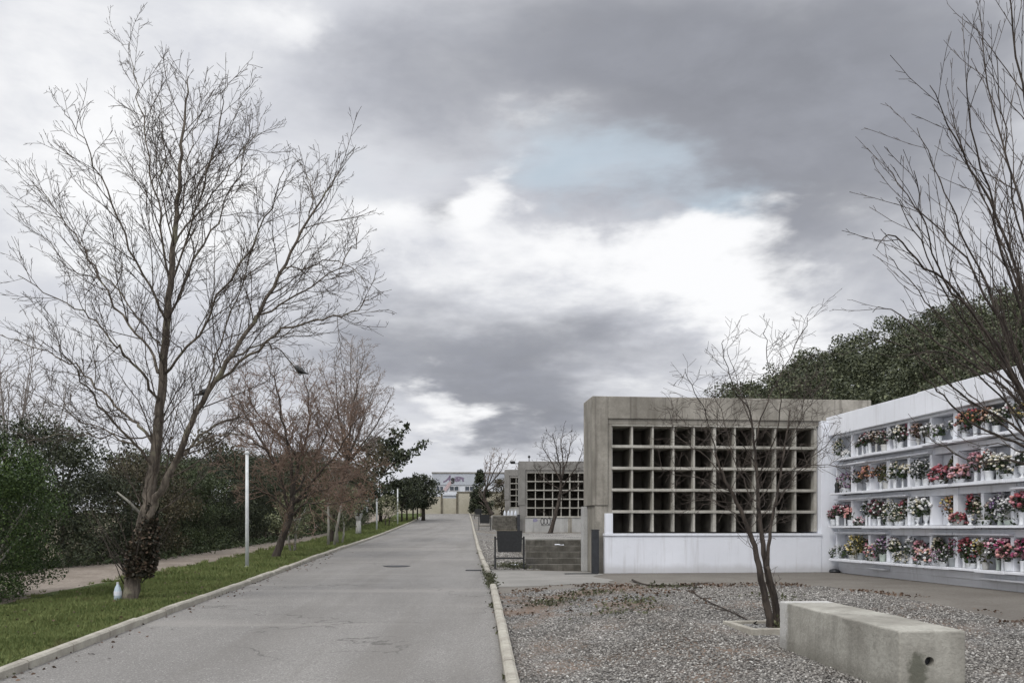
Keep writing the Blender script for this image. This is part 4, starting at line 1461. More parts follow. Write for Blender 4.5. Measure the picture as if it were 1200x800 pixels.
# row: (photo x, description, bloom colours, leaf kind, pot kind, pot colour, crown half-width, crown height, bloom size, number of blooms)
ROWS = [
    [(987, 'leafy plant with pale buds', ['cream'], 'g', 'low', 'white', .17, .40, .035, 8), (995, 'round ball of white flowers', ['white'], 'g', 'low', 'white', .13, .14, .05, 22),
     (1005, 'little pale posy', ['greywhite'], 'g', 'slim', 'white', .08, .10, .03, 9), (1012, 'dusty pink sprig', ['dusty', 'white'], 'g', 'slim', 'white', .10, .2, .035, 10),
     (1018, 'dark red roses', ['darkred', 'white', 'darkred'], 'g', 'tall', 'white', .15, .22, .05, 16), (1025, 'pink and white blooms', ['dusty', 'white', 'greywhite'], 'd', 'tall', 'white', .15, .24, .045, 18),
     (1032, 'beige dried flowers', ['beige', 'dusty', 'white'], 'b', 'slim', 'stone', .15, .26, .04, 18), (1041, 'grey and beige blooms', ['greywhite', 'beige', 'burgundy'], 'd', 'bucket', 'stone', .17, .26, .045, 18),
     (1050, 'white chrysanthemums', ['white', 'greywhite'], 'd', 'tall', 'white', .16, .24, .055, 16), (1058, 'white roses', ['white', 'cream'], 'd', 'bucket', 'white', .17, .24, .05, 18),
     (1068, 'burgundy and white flowers', ['burgundy', 'white', 'darkred'], 'd', 'tall', 'white', .16, .24, .05, 18), (1077, 'dusty pink spray', ['dusty', 'peach'], 'b', 'footed', 'stone', .14, .24, .04, 12),
     (1092, 'white flowers with dark leaves', ['white'], 'd', 'bucket', 'white', .19, .24, .055, 14), (1104, 'loose grey white flowers', ['greywhite', 'white'], 'g', 'bucket', 'white', .18, .18, .05, 16),
     (1117, 'few white lilies', ['white'], 'g', 'footed', 'white', .12, .16, .05, 7), (1136, 'rust red leaves', ['coral', 'orange', 'darkred'], 'd', 'bucket', 'white', .20, .28, .05, 20),
     (1149, 'green fern with red buds', ['red', 'orange'], 'g', 'tall', 'white', .20, .30, .04, 14), (1160, 'orange blooms', ['orange', 'peach'], 'b', 'tall', 'white', .18, .28, .05, 18),
     (1172, 'white carnations', ['white', 'cream'], 'g', 'bucket', 'white', .18, .22, .05, 18), (1187, 'pale pink roses', ['pink', 'white'], 'g', 'tall', 'white', .17, .22, .05, 16),
     (1199, 'white daisies', ['white', 'yellow'], 'g', 'footed', 'white', .17, .2, .04, 18)],
    [(994, 'mauve and purple flowers', ['mauve', 'purple', 'dusty'], 'd', 'low', 'white', .20, .30, .04, 24), (1003, 'faded mauve sprig', ['dusty', 'purple'], 'd', 'slim', 'white', .12, .2, .035, 10),
     (1022, 'large orange flowers', ['orange', 'orange', 'coral'], 'b', 'tall', 'white', .24, .36, .055, 26), (1033, 'brown green foliage', ['beige'], 'b', 'tall', 'white', .18, .36, .03, 5),
     (1044, 'olive foliage with small buds', ['beige', 'orange'], 'o', 'bucket', 'stone', .18, .34, .03, 9), (1053, 'yellow white lilies', ['cream', 'white'], 'g', 'tall', 'white', .16, .24, .05, 14),
     (1059, 'cream sprig', ['cream'], 'g', 'slim', 'white', .10, .2, .04, 8), (1068, 'cream roses', ['cream', 'white'], 'd', 'tall', 'white', .18, .26, .055, 18),
     (1080, 'dark foliage with white tips', ['white', 'greywhite'], 'd', 'bucket', 'white', .18, .42, .04, 12), (1090, 'white blooms over dark leaves', ['white'], 'd', 'bucket', 'white', .18, .36, .05, 10),
     (1105, 'big red roses', ['red', 'rose', 'red'], 'd', 'low', 'white', .20, .34, .06, 26), (1118, 'withered brown stems', ['dusty'], 'o', 'footed', 'stone', .11, .30, .03, 5),
     (1129, 'pink roses', ['pink', 'coral', 'pink'], 'g', 'low', 'white', .21, .24, .06, 22), (1143, 'bright pink carnations', ['pink', 'rose'], 'd', 'tall', 'white', .18, .26, .055, 18),
     (1155, 'salmon roses', ['coral', 'peach'], 'g', 'tall', 'white', .16, .22, .055, 14), (1165, 'white buds among dark leaves', ['white'], 'd', 'bucket', 'white', .17, .26, .045, 9),
     (1174, 'open white lilies', ['white', 'cream'], 'g', 'tall', 'white', .17, .24, .055, 14), (1185, 'cream chrysanthemums', ['cream', 'white'], 'g', 'low', 'white', .21, .24, .055, 22),
     (1197, 'mixed white flowers', ['white', 'greywhite'], 'd', 'footed', 'white', .18, .22, .05, 18)],
    [(977, 'dark pinkish foliage', ['dusty', 'burgundy'], 'd', 'bucket', 'white', .17, .22, .04, 14), (986, 'maroon flowers', ['burgundy', 'rose', 'dusty'], 'd', 'tall', 'white', .17, .24, .045, 20),
     (993, 'red and white flowers', ['darkred', 'white', 'rose'], 'd', 'slim', 'white', .15, .22, .045, 18), (1000, 'coral carnation ball', ['coral'], 'g', 'bucket', 'white', .13, .18, .06, 14),
     (1009, 'pink and white posy', ['pink', 'white'], 'd', 'low', 'stone', .16, .16, .05, 16), (1015, 'pale blue flowers', ['blue', 'white'], 'd', 'slim', 'white', .13, .24, .04, 12),
     (1023, 'burgundy and white blooms', ['burgundy', 'white', 'darkred'], 'd', 'tall', 'white', .18, .30, .05, 20), (1029, 'dark red dahlias', ['darkred', 'burgundy'], 'd', 'bucket', 'white', .16, .16, .055, 14),
     (1036, 'white and dark flowers', ['white', 'burgundy'], 'd', 'tall', 'white', .17, .30, .05, 16), (1047, 'small white blossoms', ['white', 'cream'], 'g', 'low', 'white', .22, .34, .035, 34),
     (1059, 'trailing white blossoms', ['cream', 'white'], 'g', 'low', 'white', .20, .26, .035, 30), (1063, 'wine red flowers', ['burgundy', 'darkred'], 'd', 'slim', 'white', .15, .34, .045, 16),
     (1071, 'white calla lilies', ['white'], 'g', 'tall', 'white', .14, .28, .06, 9), (1079, 'ivory roses', ['white', 'cream'], 'g', 'footed', 'white', .14, .28, .06, 10),
     (1091, 'large white roses', ['white'], 'd', 'footed', 'white', .15, .28, .065, 10), (1115, 'dried orange and yellow flowers', ['orange', 'yellow', 'dusty'], 'b', 'footed', 'white', .18, .34, .045, 20),
     (1128, 'deep red flowers', ['darkred', 'red', 'coral'], 'd', 'low', 'stone', .19, .20, .05, 22), (1138, 'upright red spike', ['red', 'darkred'], 'd', 'footed', 'white', .10, .38, .045, 14),
     (1147, 'dusty beige stems', ['beige', 'dusty'], 'o', 'slim', 'stone', .11, .28, .035, 9), (1159, 'green plant with pale flowers', ['cream', 'dusty'], 'g', 'low', 'white', .21, .32, .035, 14),
     (1171, 'grey white flowers', ['greywhite', 'white', 'purple'], 'd', 'tall', 'green', .21, .32, .05, 26), (1187, 'spreading grey blossoms', ['greywhite', 'white'], 'd', 'low', 'green', .24, .36, .04, 34),
     (1198, 'bright red roses', ['red', 'rose', 'coral'], 'd', 'tall', 'white', .18, .26, .06, 20)],
    [(984, 'small white flower dome', ['white', 'greywhite'], 'g', 'low', 'white', .21, .26, .035, 34), (1004, 'tall yellow flowers', ['yellow', 'yellow', 'cream'], 'o', 'low', 'stone', .20, .42, .055, 30),
     (1013, 'dark green foliage', ['yellow'], 'o', 'bucket', 'grey', .18, .42, .03, 4), (1019, 'red rimmed foliage', ['rose', 'burgundy'], 'd', 'tall', 'grey', .12, .16, .04, 7),
     (1028, 'peach and pink flowers', ['peach', 'rose', 'white'], 'g', 'low', 'stone', .19, .26, .05, 22), (1038, 'purple and white flowers', ['purple', 'greywhite', 'mauve'], 'd', 'bucket', 'green', .21, .32, .045, 30),
     (1048, 'lilac flowers', ['mauve', 'white'], 'd', 'tall', 'white', .15, .28, .04, 14), (1053, 'cream flowers', ['cream', 'white'], 'g', 'footed', 'white', .15, .26, .05, 14),
     (1063, 'ivory sprawling blossoms', ['cream', 'greywhite'], 'o', 'low', 'white', .21, .22, .035, 32), (1071, 'white carnations', ['white', 'greywhite'], 'd', 'tall', 'white', .16, .26, .055, 14),
     (1081, 'dusty rose carnations', ['rose', 'dusty'], 'd', 'tall', 'white', .15, .20, .055, 16), (1090, 'big pink carnation mound', ['pink', 'peach', 'white'], 'g', 'low', 'white', .22, .26, .06, 26),
     (1100, 'cream spray', ['cream', 'dusty'], 'g', 'slim', 'white', .14, .36, .045, 14), (1111, 'mauve and white blossoms', ['mauve', 'white', 'greywhite'], 'd', 'low', 'white', .23, .22, .035, 36),
     (1120, 'dark burgundy foliage', ['burgundy', 'mauve'], 'd', 'bucket', 'grey', .15, .32, .045, 12), (1135, 'crimson flowers', ['red', 'darkred'], 'd', 'tall', 'white', .14, .34, .055, 16),
     (1144, 'red buds with white base flowers', ['red', 'white', 'darkred'], 'g', 'low', 'white', .17, .38, .045, 20), (1151, 'white daisies', ['white', 'yellow', 'white'], 'd', 'tall', 'white', .16, .24, .045, 20),
     (1160, 'olive brown foliage', ['beige', 'dusty'], 'o', 'bucket', 'stone', .16, .34, .03, 7), (1173, 'magenta and pink flowers', ['magenta', 'pink', 'white'], 'd', 'tall', 'green', .21, .26, .055, 26),
     (1180, 'pink blossoms', ['pink', 'magenta'], 'g', 'slim', 'white', .14, .26, .05, 12), (1189, 'coral red carnation ball', ['coral', 'rose'], 'd', 'bucket', 'white', .20, .22, .065, 22),
     (1198, 'magenta roses', ['magenta', 'rose'], 'd', 'tall', 'white', .18, .26, .055, 18)],
]
rown = ['top', 'second', 'third', 'bottom']
rf = random.Random(19)
nf = np.random.default_rng(19)
IV, IF = ico()
seen_desc = {}
for r, row in enumerate(ROWS):
    for i, (px, desc, cols, fk_, pk, pc, hw, ch, bs, nb) in enumerate(row):
        k = (px - 600) / F
        tt = (wa.y * k - wa.x) / (wd.x / -wd.y + k) / 1.0
        s = tt / -wd.y + .06
        kn = math.floor(s / PITCH)
        s = min(max(s, kn * PITCH + .085), (kn + 1) * PITCH - .085)
        if r == 2 and i == 0: s = -.08
        out = rf.uniform(.02, .07) if pk in ('tall', 'slim', 'footed') and rf.random() < .5 else rf.uniform(.08, .15)
        pos = wa + wd * s + wn * out
        zf = -1.14 + ledz[r] + .001
        pot = POT[pk].replace('white', {'white': 'white', 'stone': 'stone', 'green': 'pale green', 'grey': 'grey'}[pc])
        lab = '%s in %s, %s from left on the %s ledge' % (desc, pot, ords[i], rown[r])
        if len(lab.split()) > 16: lab = lab.replace(' on the ', ' on ')
        t = thing('flower_vase', lab, 'flowers', (pos.x, pos.y, zf), rf.uniform(0, 6.28), 'flowers on the ledges of the white niche wall')
        vs = rf.uniform(.66, .9)
        hw, ch, nb = hw * rf.uniform(.95, 1.22), (ch * 1.35 + .03) * rf.uniform(.78, 1.2), int(nb * 2.2)
        prof = [(a * vs, b * vs) for a, b in PROF[pk]]
        MB().lathe(prof, n=12).build('vase', potm[pc], t, smooth=True)
        z0 = max(b for a, b in prof)
        if pk == 'low': z0 = -.01 if rf.random() < .75 else .05
        ch2 = min(ch, .58 - z0) if r else min(ch, .52 - z0)
        # foliage
        n = int(70 + 700 * hw * ch)
        d = nf.normal(size=(n, 3)); d /= np.linalg.norm(d, axis=1)[:, None]
        P = d * (nf.uniform(.2, 1, n) ** .5)[:, None] * np.array([hw, hw * .8, ch2 * .55]) + np.array([0, 0, z0 + ch2 * .42])
        P[:, 2] = np.maximum(P[:, 2], z0 - .05)
        V, Fa = leaves_np(P, .075, nf)
        link('foliage', np_mesh('foliage', V, Fa), FOL[fk_], t)
        # blooms, one mesh per colour
        for ci, cn in enumerate(dict.fromkeys(cols)):
            m = max(7, int(nb * cols.count(cn) / len(cols) * 1.25))
            VV, FF = [], []
            for q in range(m):
                d = nf.normal(size=3); d /= np.linalg.norm(d)
                if d[2] < -.45: d[2] = -d[2]
                c = d * np.array([hw, hw * .8, ch2 * .55]) * nf.uniform(.72, 1.05) + np.array([0, 0, z0 + ch2 * .45])
                sz = bs * nf.uniform(.45, .82)
                v = IV * (sz * nf.uniform(.62, 1.12, (len(IV), 1))) * np.array([1, 1, .8])
                kk = 2 + len(VV) * len(IV)
                FF.append(IF + kk); FF.append(np.array([[0, 1, kk]])); VV.append(v + c)
            link('blooms', np_mesh('blooms', np.concatenate([np.array([(0, 0, z0 + .03), (.003, 0, z0 + .03)])] + VV), np.concatenate(FF)), bloommat(CL_[cn]), t)
# dark figurine on the second ledge and dark lump at the foot of the wall
pos = wa + wd * .10 + wn * .12
t = thing('dark_figurine', 'small dark bottle shaped figurine at the left end of the second ledge', 'figurine', (pos.x, pos.y, -1.14 + ledz[1] + .001))
MB().lathe([(.055, 0), (.06, .03), (.05, .12), (.065, .2), (.04, .26), (.022, .29), (.035, .33), (.03, .37), (.008, .40)], n=12).build('body', M['slate'], t, smooth=True)
pos = wa + wd * .05 + wn * .16
mb = MB()
mb.lathe([(.13, 0), (.15, .03), (.12, .07), (.06, .09), (.01, .095)], n=12)
o = mb.build('dark_stone', M['slate'], None, smooth=True)
o.location = (pos.x, pos.y, -1.137)
for v in o.data.vertices: v.co += Vector((noise.noise(v.co * 9), noise.noise(v.co * 9 + Vector((5, 0, 0))), 0)) * .03
tag(o, 'dark rounded stone at the foot of the white wall corner', 'stone')

# ------------------------------------------------------------------ concrete bench block with a hole in its end
def bench():
    L_, Wd, Hh = 2.62, .52, .52
    yaw = math.atan2(.03, 2.6)
    t = thing('concrete_bench', 'long weathered concrete block bench with a round hole in its end', 'bench', (2.95, 6.5, -1.31), 0)
    t.rotation_euler = (0, 0, .035)
    mb = MB()
    # local: x 0..Wd, y 0..L, z 0..H ; end face y=0 has the hole
    nx, nz, ny = 8, 8, 30
    cx_, cz, hr = .235, .285, .036
    # end face ring
    N = 32
    per = []
    for i in range(N):
        a = 2 * math.pi * i / N
        c, s = math.cos(a), math.sin(a)
        tx = ((Wd - cx_) if c > 0 else cx_) / max(abs(c), 1e-6)
        tz = ((Hh - cz) if s > 0 else cz) / max(abs(s), 1e-6)
        q = min(tx, tz)
        per.append((cx_ + c * q, 0, cz + s * q))
    # snap the nearest perimeter points to the four corners
    for X_, Z_ in ((0, 0), (Wd, 0), (Wd, Hh), (0, Hh)):
        k = min(range(N), key=lambda i: (per[i][0] - X_) ** 2 + (per[i][2] - Z_) ** 2)
        per[k] = (X_, 0, Z_)
    b = len(mb.v)
    mb.v += per
    ring = [(cx_ + hr * math.cos(2 * math.pi * i / N), 0, cz + hr * math.sin(2 * math.pi * i / N)) for i in range(N)]
    mb.v += ring
    mb.v += [(x, .35, z) for x, y, z in ring]
    mb.v += [(x, L_, z) for x, y, z in per]
    for i in range(N):
        j = (i + 1) % N
        mb.f.append((b + i, b + j, b + N + j, b + N + i))
        mb.f.append((b + N + i, b + N + j, b + 2 * N + j, b + 2 * N + i))
        mb.f.append((b + j, b + i, b + 3 * N + i, b + 3 * N + j))
    mb.f.append(tuple(b + 2 * N + i for i in range(N)))
    mb.f.append(tuple(b + 3 * N + i for i in reversed(range(N))))
    me = mb.mesh('block')
    bm = bmesh.new(); bm.from_mesh(me)
    bmesh.ops.recalc_face_normals(bm, faces=bm.faces)
    le = [e for e in bm.edges if abs(e.verts[0].co.y - e.verts[1].co.y) > 1.0]
    bmesh.ops.subdivide_edges(bm, edges=le, cuts=24)
    sharp = [e for e in bm.edges if len(e.link_faces) == 2 and e.calc_face_angle(0) > 1.2
             and not (abs(e.verts[0].co.x - cx_) < hr * 1.1 and abs(e.verts[0].co.z - cz) < hr * 1.1)]
    bmesh.ops.bevel(bm, geom=sharp, offset=.014, segments=2, affect='EDGES', profile=.5)
    for v in bm.verts:
        edge = (v.co.x < .02 or v.co.x > Wd - .02) and v.co.z > Hh - .03
        nn = noise.noise(v.co * 3.2) * .0025 + noise.noise(v.co * 11) * (.005 if edge else .0012)
        v.co += Vector((nn, 0, nn * .7))
    bm.to_mesh(me); bm.free()
    bm_ = M['bench'].copy()
    q = NT(bm_.node_tree)
    bs = bm_.node_tree.nodes['Principled BSDF']
    old = bs.inputs['Base Color'].links[0].from_socket
    oc = objco(q)
    nz = q.noise(oc, 14, 5, .65)
    sp = bm_.node_tree.nodes.new('ShaderNodeSeparateXYZ'); q.put(sp.inputs[0], oc)
    dx = q.m('MULTIPLY', q.m('SUBTRACT', sp.outputs[0], .14), 9.5)
    dz = q.m('MULTIPLY', q.m('SUBTRACT', sp.outputs[2], .20), 5.0)
    dy = q.m('MULTIPLY', sp.outputs[1], 20.0)
    d = q.m('ADD', q.m('ADD', q.m('MULTIPLY', dx, dx), q.m('MULTIPLY', dz, dz)), q.m('MULTIPLY', dy, dy))
    mk = q.sstep(q.m('SUBTRACT', q.m('EXPONENT', q.m('MULTIPLY', d, -1.0)), q.m('MULTIPLY', nz, 1.1)), -.12, .22)
    c = q.mix(q.m('MULTIPLY', mk, .8), old, (.085, .088, .066))
    pc = q.sstep(q.m('ADD', sp.outputs[1], q.m('MULTIPLY', nz, .3)), 2.48, 2.62)
    c = q.mix(q.m('MULTIPLY', pc, .6), c, (.58, .58, .57))
    # darker towards the foot
    ft = q.sstep(q.m('ADD', sp.outputs[2], q.m('MULTIPLY', nz, -.22)), .12, -.06)
    c = q.mix(q.m('MULTIPLY', ft, .5), c, (.13, .122, .10))
    q.put(bs.inputs['Base Color'], c)
    link('block', me, bm_, t)
    dk = MB().lathe([(hr * .97, 0), (.001, .001)], n=20)  # dark disc in the bore, its colour standing in for the shade inside
    dd = dk.build('hole', M['slate'], t)
    dd.rotation_euler = (R(90), 0, 0)
    dd.location = (cx_, .06, cz)
    return t


bench()

# tree pit kerb round the small bare tree
pit = thing('tree_pit', 'low concrete tree pit edging round the small bare tree', 'tree pit', (b2.x - .02, b2.y, b2.z))
a = .46
for (x0, x1, y0, y1) in ((-a, a, -a, -a + .09), (-a, a, a - .09, a), (-a, -a + .09, -a + .092, a - .092), (a - .09, a, -a + .092, a - .092)):
    MB().box(x0, x1, y0, y1, -.06, .075).build('edging', M['kerb'], pit, bevel=.012)
pit.rotation_euler = (0, 0, .12)
MB().box(-a + .092, a - .092, -a + .092, a - .092, -.05, .04).build('soil', M['bed'], pit)
# weeds in the pit, along kerbs and in the gravel
rg = np.random.default_rng(31)
P = []
for k in range(260):
    P.append((b2.x + rg.uniform(-.05, .4), b2.y + rg.uniform(-.38, .2), b2.z + .05 + abs(rg.normal() * .06)))
for k in range(500):
    Y = rg.uniform(16.8, 20.6)
    X = XR(Y) + rg.normal() * .07 + .06
    P.append((X, Y, H(X, Y) + abs(rg.normal() * .035) + .015))
for k in range(700):
    Y = rg.uniform(6, 30)
    X = XL(Y) + .03 + abs(rg.normal()) * .03 if rg.random() < .25 else XR(Y) - abs(rg.normal()) * .03
    if noise.noise(Vector((X * .5, Y * 1.1, 4))) < .12: continue
    P.append((X, Y, G(Y) + abs(rg.normal() * .02) + .01))
for cx_, cy_, n in ((.6, 14.0, 240), (1.4, 14.8, 200), (1.9, 13.1, 160), (2.9, 15.8, 160), (4.1, 13.6, 90), (.15, 22.4, 260), (-.1, 22.8, 300), (.2, 23.4, 300), (1.6, 12.2, 120)):
    for k in range(n):
        X, Y = cx_ + rg.normal() * .28, cy_ + rg.normal() * .25
        P.append((X, Y, H(X, Y) + .02 + abs(rg.normal() * .035)))
V, Fa = leaves_np(np.array(P), .055, rg)
tag(link('weeds', np_mesh('weeds', V, Fa), M['leaf_weed']), 'scattered low green weeds in the gravel and along the kerbs', 'weeds', None, 'stuff')
# dry leaves drifted along the edge of the gravel bed
P = []
for k in range(3000):
    q = rg.random()
    if q < .38:
        Y = rg.uniform(8, 16.4)
        X = bedR(Y) + rg.normal() * .16
    elif q < .72:
        X = rg.uniform(.0, 6.0)
        Y = bed_far(X) + rg.normal() * .3
    else:
        X = rg.uniform(-.3, 3.2)
        Y = rg.uniform(12.6, 16.2)
    if noise.noise(Vector((X * .9, Y * .9, 9))) < -.05: continue
    P.append((X, Y, H(X, Y) + .028 + rg.uniform(0, .02)))
for k in range(700):
    Y = rg.uniform(6, 30)
    X = rg.uniform(VE(Y), KL(Y)) if rg.random() < .7 else XL(Y) + abs(rg.normal()) * .25
    P.append((X, Y, H(X, Y) + (.09 if X < XL(Y) else .008)))
V, Fa = leaves_np(np.array(P), .05, rg, flat=.82, aspect=1.6)
tag(link('fallen_leaves', np_mesh('fallen_leaves', V, Fa), M['leaf_dry']), 'dry brown leaves drifted along the edges of the gravel bed', 'fallen leaves', None, 'stuff')

# gravel stones
def gravel():
    rg = np.random.default_rng(2)
    pts = []
    while len(pts) < 84000:
        Y = 5.2 + 11.3 * rg.random() ** 1.15
        X = rg.uniform(-.4, 7.4)
        if X < KR(Y) + .03 or X > bedR(Y) - .03 or Y > bed_far(X) - .05: continue
        if (X - b2.x) ** 2 < .2 and (Y - b2.y) ** 2 < .2: continue
        bare = 1.15 * ss((3.4 - X) / 1.8) * ss((Y - 11.2) / 1.6) + .8 * ss((Y - 15.2) / .9)
        bare *= .55 + .9 * (noise.noise(Vector((X * 1.1, Y * 1.1, 2))) + .3)
        if rg.random() < min(.93, bare): continue
        pts.append((X, Y, H(X, Y) + .017))
    for k in range(9000):
        Y = rg.uniform(21.8, 40)
        X = rg.uniform(KR(Y), XR(Y) + 1.4)
        pts.append((X, Y, H(X, Y) + .012))
    P = np.array(pts)
    n = len(P)
    base = np.array([(1, 0, 0), (0, 1, 0), (-1, 0, 0), (0, -1, 0), (0, 0, .75), (0, 0, -.4)])
    sz = rg.uniform(.007, .019, (n, 1, 1)) * np.where(P[:, 1] > 21, 1.6, 1.0)[:, None, None]
    V = base[None] * sz * rg.uniform(.6, 1.4, (n, 6, 1))
    a = rg.uniform(0, 6.283, n)
    c, s = np.cos(a)[:, None], np.sin(a)[:, None]
    x = V[:, :, 0] * c - V[:, :, 1] * s
    y = V[:, :, 0] * s + V[:, :, 1] * c
    V = np.stack([x * 1.25, y, V[:, :, 2] + x * rg.uniform(-.5, .5, (n, 1))], 2) + P[:, None, :]
    tri = np.array([(0, 1, 4), (1, 2, 4), (2, 3, 4), (3, 0, 4), (1, 0, 5), (2, 1, 5), (3, 2, 5), (0, 3, 5)])
    Fa = (tri[None] + (np.arange(n) * 6)[:, None, None]).reshape(-1, 3)
    o = link('gravel', np_mesh('gravel', V.reshape(-1, 3), Fa), M['stone'])
    tag(o, 'loose grey and white gravel stones on the bed', 'gravel', None, 'stuff')


gravel()

# grass
def grass():
    rg = np.random.default_rng(6)
    pts, hs = [], []
    for (ya, yb, n, h) in ((7, 12, 52000, .045), (12, 18, 46000, .055), (18, 30, 40000, .07), (30, 50, 24000, .10), (50, 85, 14000, .13)):
        for k in range(n):
            Y = rg.uniform(ya, yb)
            e = rg.random()
            X = VE(Y) - .12 + (KL(Y) + .02 - VE(Y) + .12) * e
            if X < VE(Y) + .35 and noise.noise(Vector((X * 2.2, Y * 2.2, 7))) < .1: continue
            tuft = 1 + .8 * max(0, noise.noise(Vector((X * 1.6, Y * 1.6, 1))))
            pts.append((X, Y, H(X, Y) + .045)); hs.append(h * tuft)
    P, hs = np.array(pts), np.array(hs)
    n = len(P)
    a = rg.uniform(0, 6.283, n)
    w = hs * .13
    hh = hs * rg.uniform(.5, 1.25, n)
    dx, dy = np.cos(a) * w, np.sin(a) * w
    lean = rg.normal(size=(n, 2)) * (hh * .42)[:, None]
    A = P + np.stack([dx, dy, np.zeros(n)], 1)
    B = P - np.stack([dx, dy, np.zeros(n)], 1)
    T = P + np.stack([lean[:, 0], lean[:, 1], hh], 1)
    V = np.stack([A, B, T], 1).reshape(-1, 3)
    o = link('grass', np_mesh('grass', V, np.arange(3 * n).reshape(-1, 3)), M['grass'])
    tag(o, 'short green lawn grass on the verge', 'grass', None, 'stuff')


grass()
# rough tufts under the hedge
rg = np.random.default_rng(9)
P = []
for k in range(9000):
    Y = rg.uniform(16, 60)
    X = hx_(Y) + 1.55 + rg.normal() * .25
    P.append((X, Y, H(X, Y) + abs(rg.normal()) * .12))
V, Fa = leaves_np(np.array(P), .16, rg, aspect=3)
tag(link('rough_grass', np_mesh('rough_grass', V, Fa), M['leaf_mid']), 'rough grass growing along the foot of the hedge', 'grass', None, 'stuff')

# ------------------------------------------------------------------ small things
# plastic water bottle by the tall tree
p = on(138, 707)
t = thing('water_bottle', 'clear plastic water bottle standing against the tall tree trunk', 'bottle', (p.x + .01, p.y - .02, p.z + .05))
m, tt_, bs_ = newmat('clear_plastic')
bs_.inputs['Base Color'].default_value = (.66, .78, .86, 1)
bs_.inputs['Roughness'].default_value = .12
bs_.inputs['Transmission Weight'].default_value = .35
MB().lathe([(.055, 0), (.062, .01), (.06, .08), (.064, .09), (.06, .1), (.06, .17), (.05, .22), (.025, .27), (.02, .285)], n=14).build('body', m, t, smooth=True)
MB().lathe([(.0625, .095), (.0635, .1), (.0635, .16), (.0625, .165)], n=14).build('label_band', M['paper'], t)
MB().lathe([(.022, .286), (.022, .315), (.015, .318)], n=10).build('cap', M['frame'], t)
# birds
def bird(label, loc, s, yaw):
    path = [(-.20, 0, -.02), (-.11, 0, .01), (-.05, 0, .04), (0, 0, .065), (.05, 0, .09), (.085, 0, .125), (.115, 0, .135), (.15, 0, .128)]
    rad = [.012, .025, .055, .068, .058, .04, .034, .004]
    t = thing('black_bird', label, 'bird', loc, yaw, 'black birds in the tall bare tree')
    mb = MB().tube([Vector(q) * s for q in path], [r * s for r in rad], 10)
    mb.build('body', M['black'], t, smooth=True)
    for y in (-.02, .02):
        MB().tube([(0, y * s, .03 * s), (.01 * s, y * s, -.03 * s)], [.006 * s, .005 * s], 5).build('leg', M['black'], t)
pb = limbs[3][0][3]
bird('black bird perched on a drooping branch tip at the right of the tall tree', pb + Vector((0, 0, .035)), .95, 2.6)
pb = limbs[1][0][4]
bird('small black bird perched on the right hand stem of the tall tree', pb + Vector((.03, -.02, .10)), .8, .4)
# fallen branches on the gravel
def fallen(label, pix, r):
    q = [on(x, y) + Vector((0, 0, .035)) for x, y in pix]
    t = thing('fallen_branch', label, 'branch', q[0], 0, 'fallen branches on the gravel')
    q = [a - q[0] for a in q]
    mb = MB()
    s = smooth_path(q, 3)
    mb.tube(s, [r + (.006 - r) * i / (len(s) - 1) for i in range(len(s))], 6)
    rz = random.Random(len(pix))
    for i in range(2, len(s) - 1, 2):
        d = Vector((rz.gauss(0, .2), rz.gauss(0, .2), .05))
        mb.tube([s[i], s[i] + d * .6, s[i] + d], [.009, .007, .004], 4)
    mb.build('stick', M['bark_dark'], t, smooth=True)
fallen('thick fallen branch lying by the forecourt edge before the niche block', [(741, 681), (758, 687), (790, 688), (812, 687), (822, 686)], .022)
fallen('thin forked fallen twig lying across the gravel toward the small tree', [(818, 686), (812, 694), (824, 704), (850, 716), (872, 727), (888, 735)], .013)
# crumpled paper
def paper(label, loc, s):
    rz = random.Random(int(s * 1000))
    mb = MB()
    n = 5
    for i in range(n):
        for j in range(n):
            mb.v.append(((i / (n - 1) - .5) * s * 1.5, (j / (n - 1) - .5) * s, .01 + abs(rz.gauss(0, s * .09))))
    for i in range(n - 1):
        for j in range(n - 1):
            a = i * n + j
            mb.f.append((a, a + n, a + n + 1, a + 1))
    o = mb.build('paper_scrap', M['paper'])
    o.location = loc
    tag(o, label, 'paper', 'scraps of paper')
paper('crumpled pale paper scrap lying on the upper steps', (1.30, 23.45, -.51), .17)
p = on(602, 664)
paper('white paper scrap lying in the weeds under the nearest litter bin', (p.x, p.y + .1, p.z + .04), .16)

# ------------------------------------------------------------------ far end: wall and white building
ew = thing('boundary_wall', 'beige boundary wall closing the far end of the road', 'wall', (-7, 97, G(97)))
WP = [(-16, 95.5, 2.0), (-8.2, 96.6, 2.05), (-7.7, 96.7, 2.0), (-6.2, 96.9, 1.95), (-6.1, 96.9, 2.3), (4, 98.4, 2.3)]
def wallseg(name, a, b_, h, th_, m, z0=None, par=ew):
    a, b_ = Vector((a[0], a[1], 0)), Vector((b_[0], b_[1], 0))
    d = (b_ - a).normalized(); n = Vector((-d.y, d.x, 0)) * th_
    mb = MB()
    za, zb = H(a.x, a.y) - .3, H(b_.x, b_.y) - .3
    q = [a, b_, b_ + n, a + n]
    zt = max(za, zb) + .3 + h
    mb.v = [tuple(Vector((p.x, p.y, min(za, zb)))) for p in q] + [tuple(Vector((p.x, p.y, zt))) for p in q]
    mb.f = [(3, 2, 1, 0), (4, 5, 6, 7), (0, 1, 5, 4), (1, 2, 6, 5), (2, 3, 7, 6), (3, 0, 4, 7)]
    for i in range(len(mb.v)):
        mb.v[i] = tuple(Vector(mb.v[i]) - ew.location)
    return mb.build(name, m, par)
wallseg('wall_panel', (-16, 95.2), (-7.95, 96.5), 1.95, .2, M['beige'])
wallseg('wall_panel', (-7.93, 96.5), (-6.22, 96.8), 1.75, .2, M['beige'])
wallseg('wall_panel', (-6.2, 96.8), (4, 98.3), 2.35, .2, M['beige'])
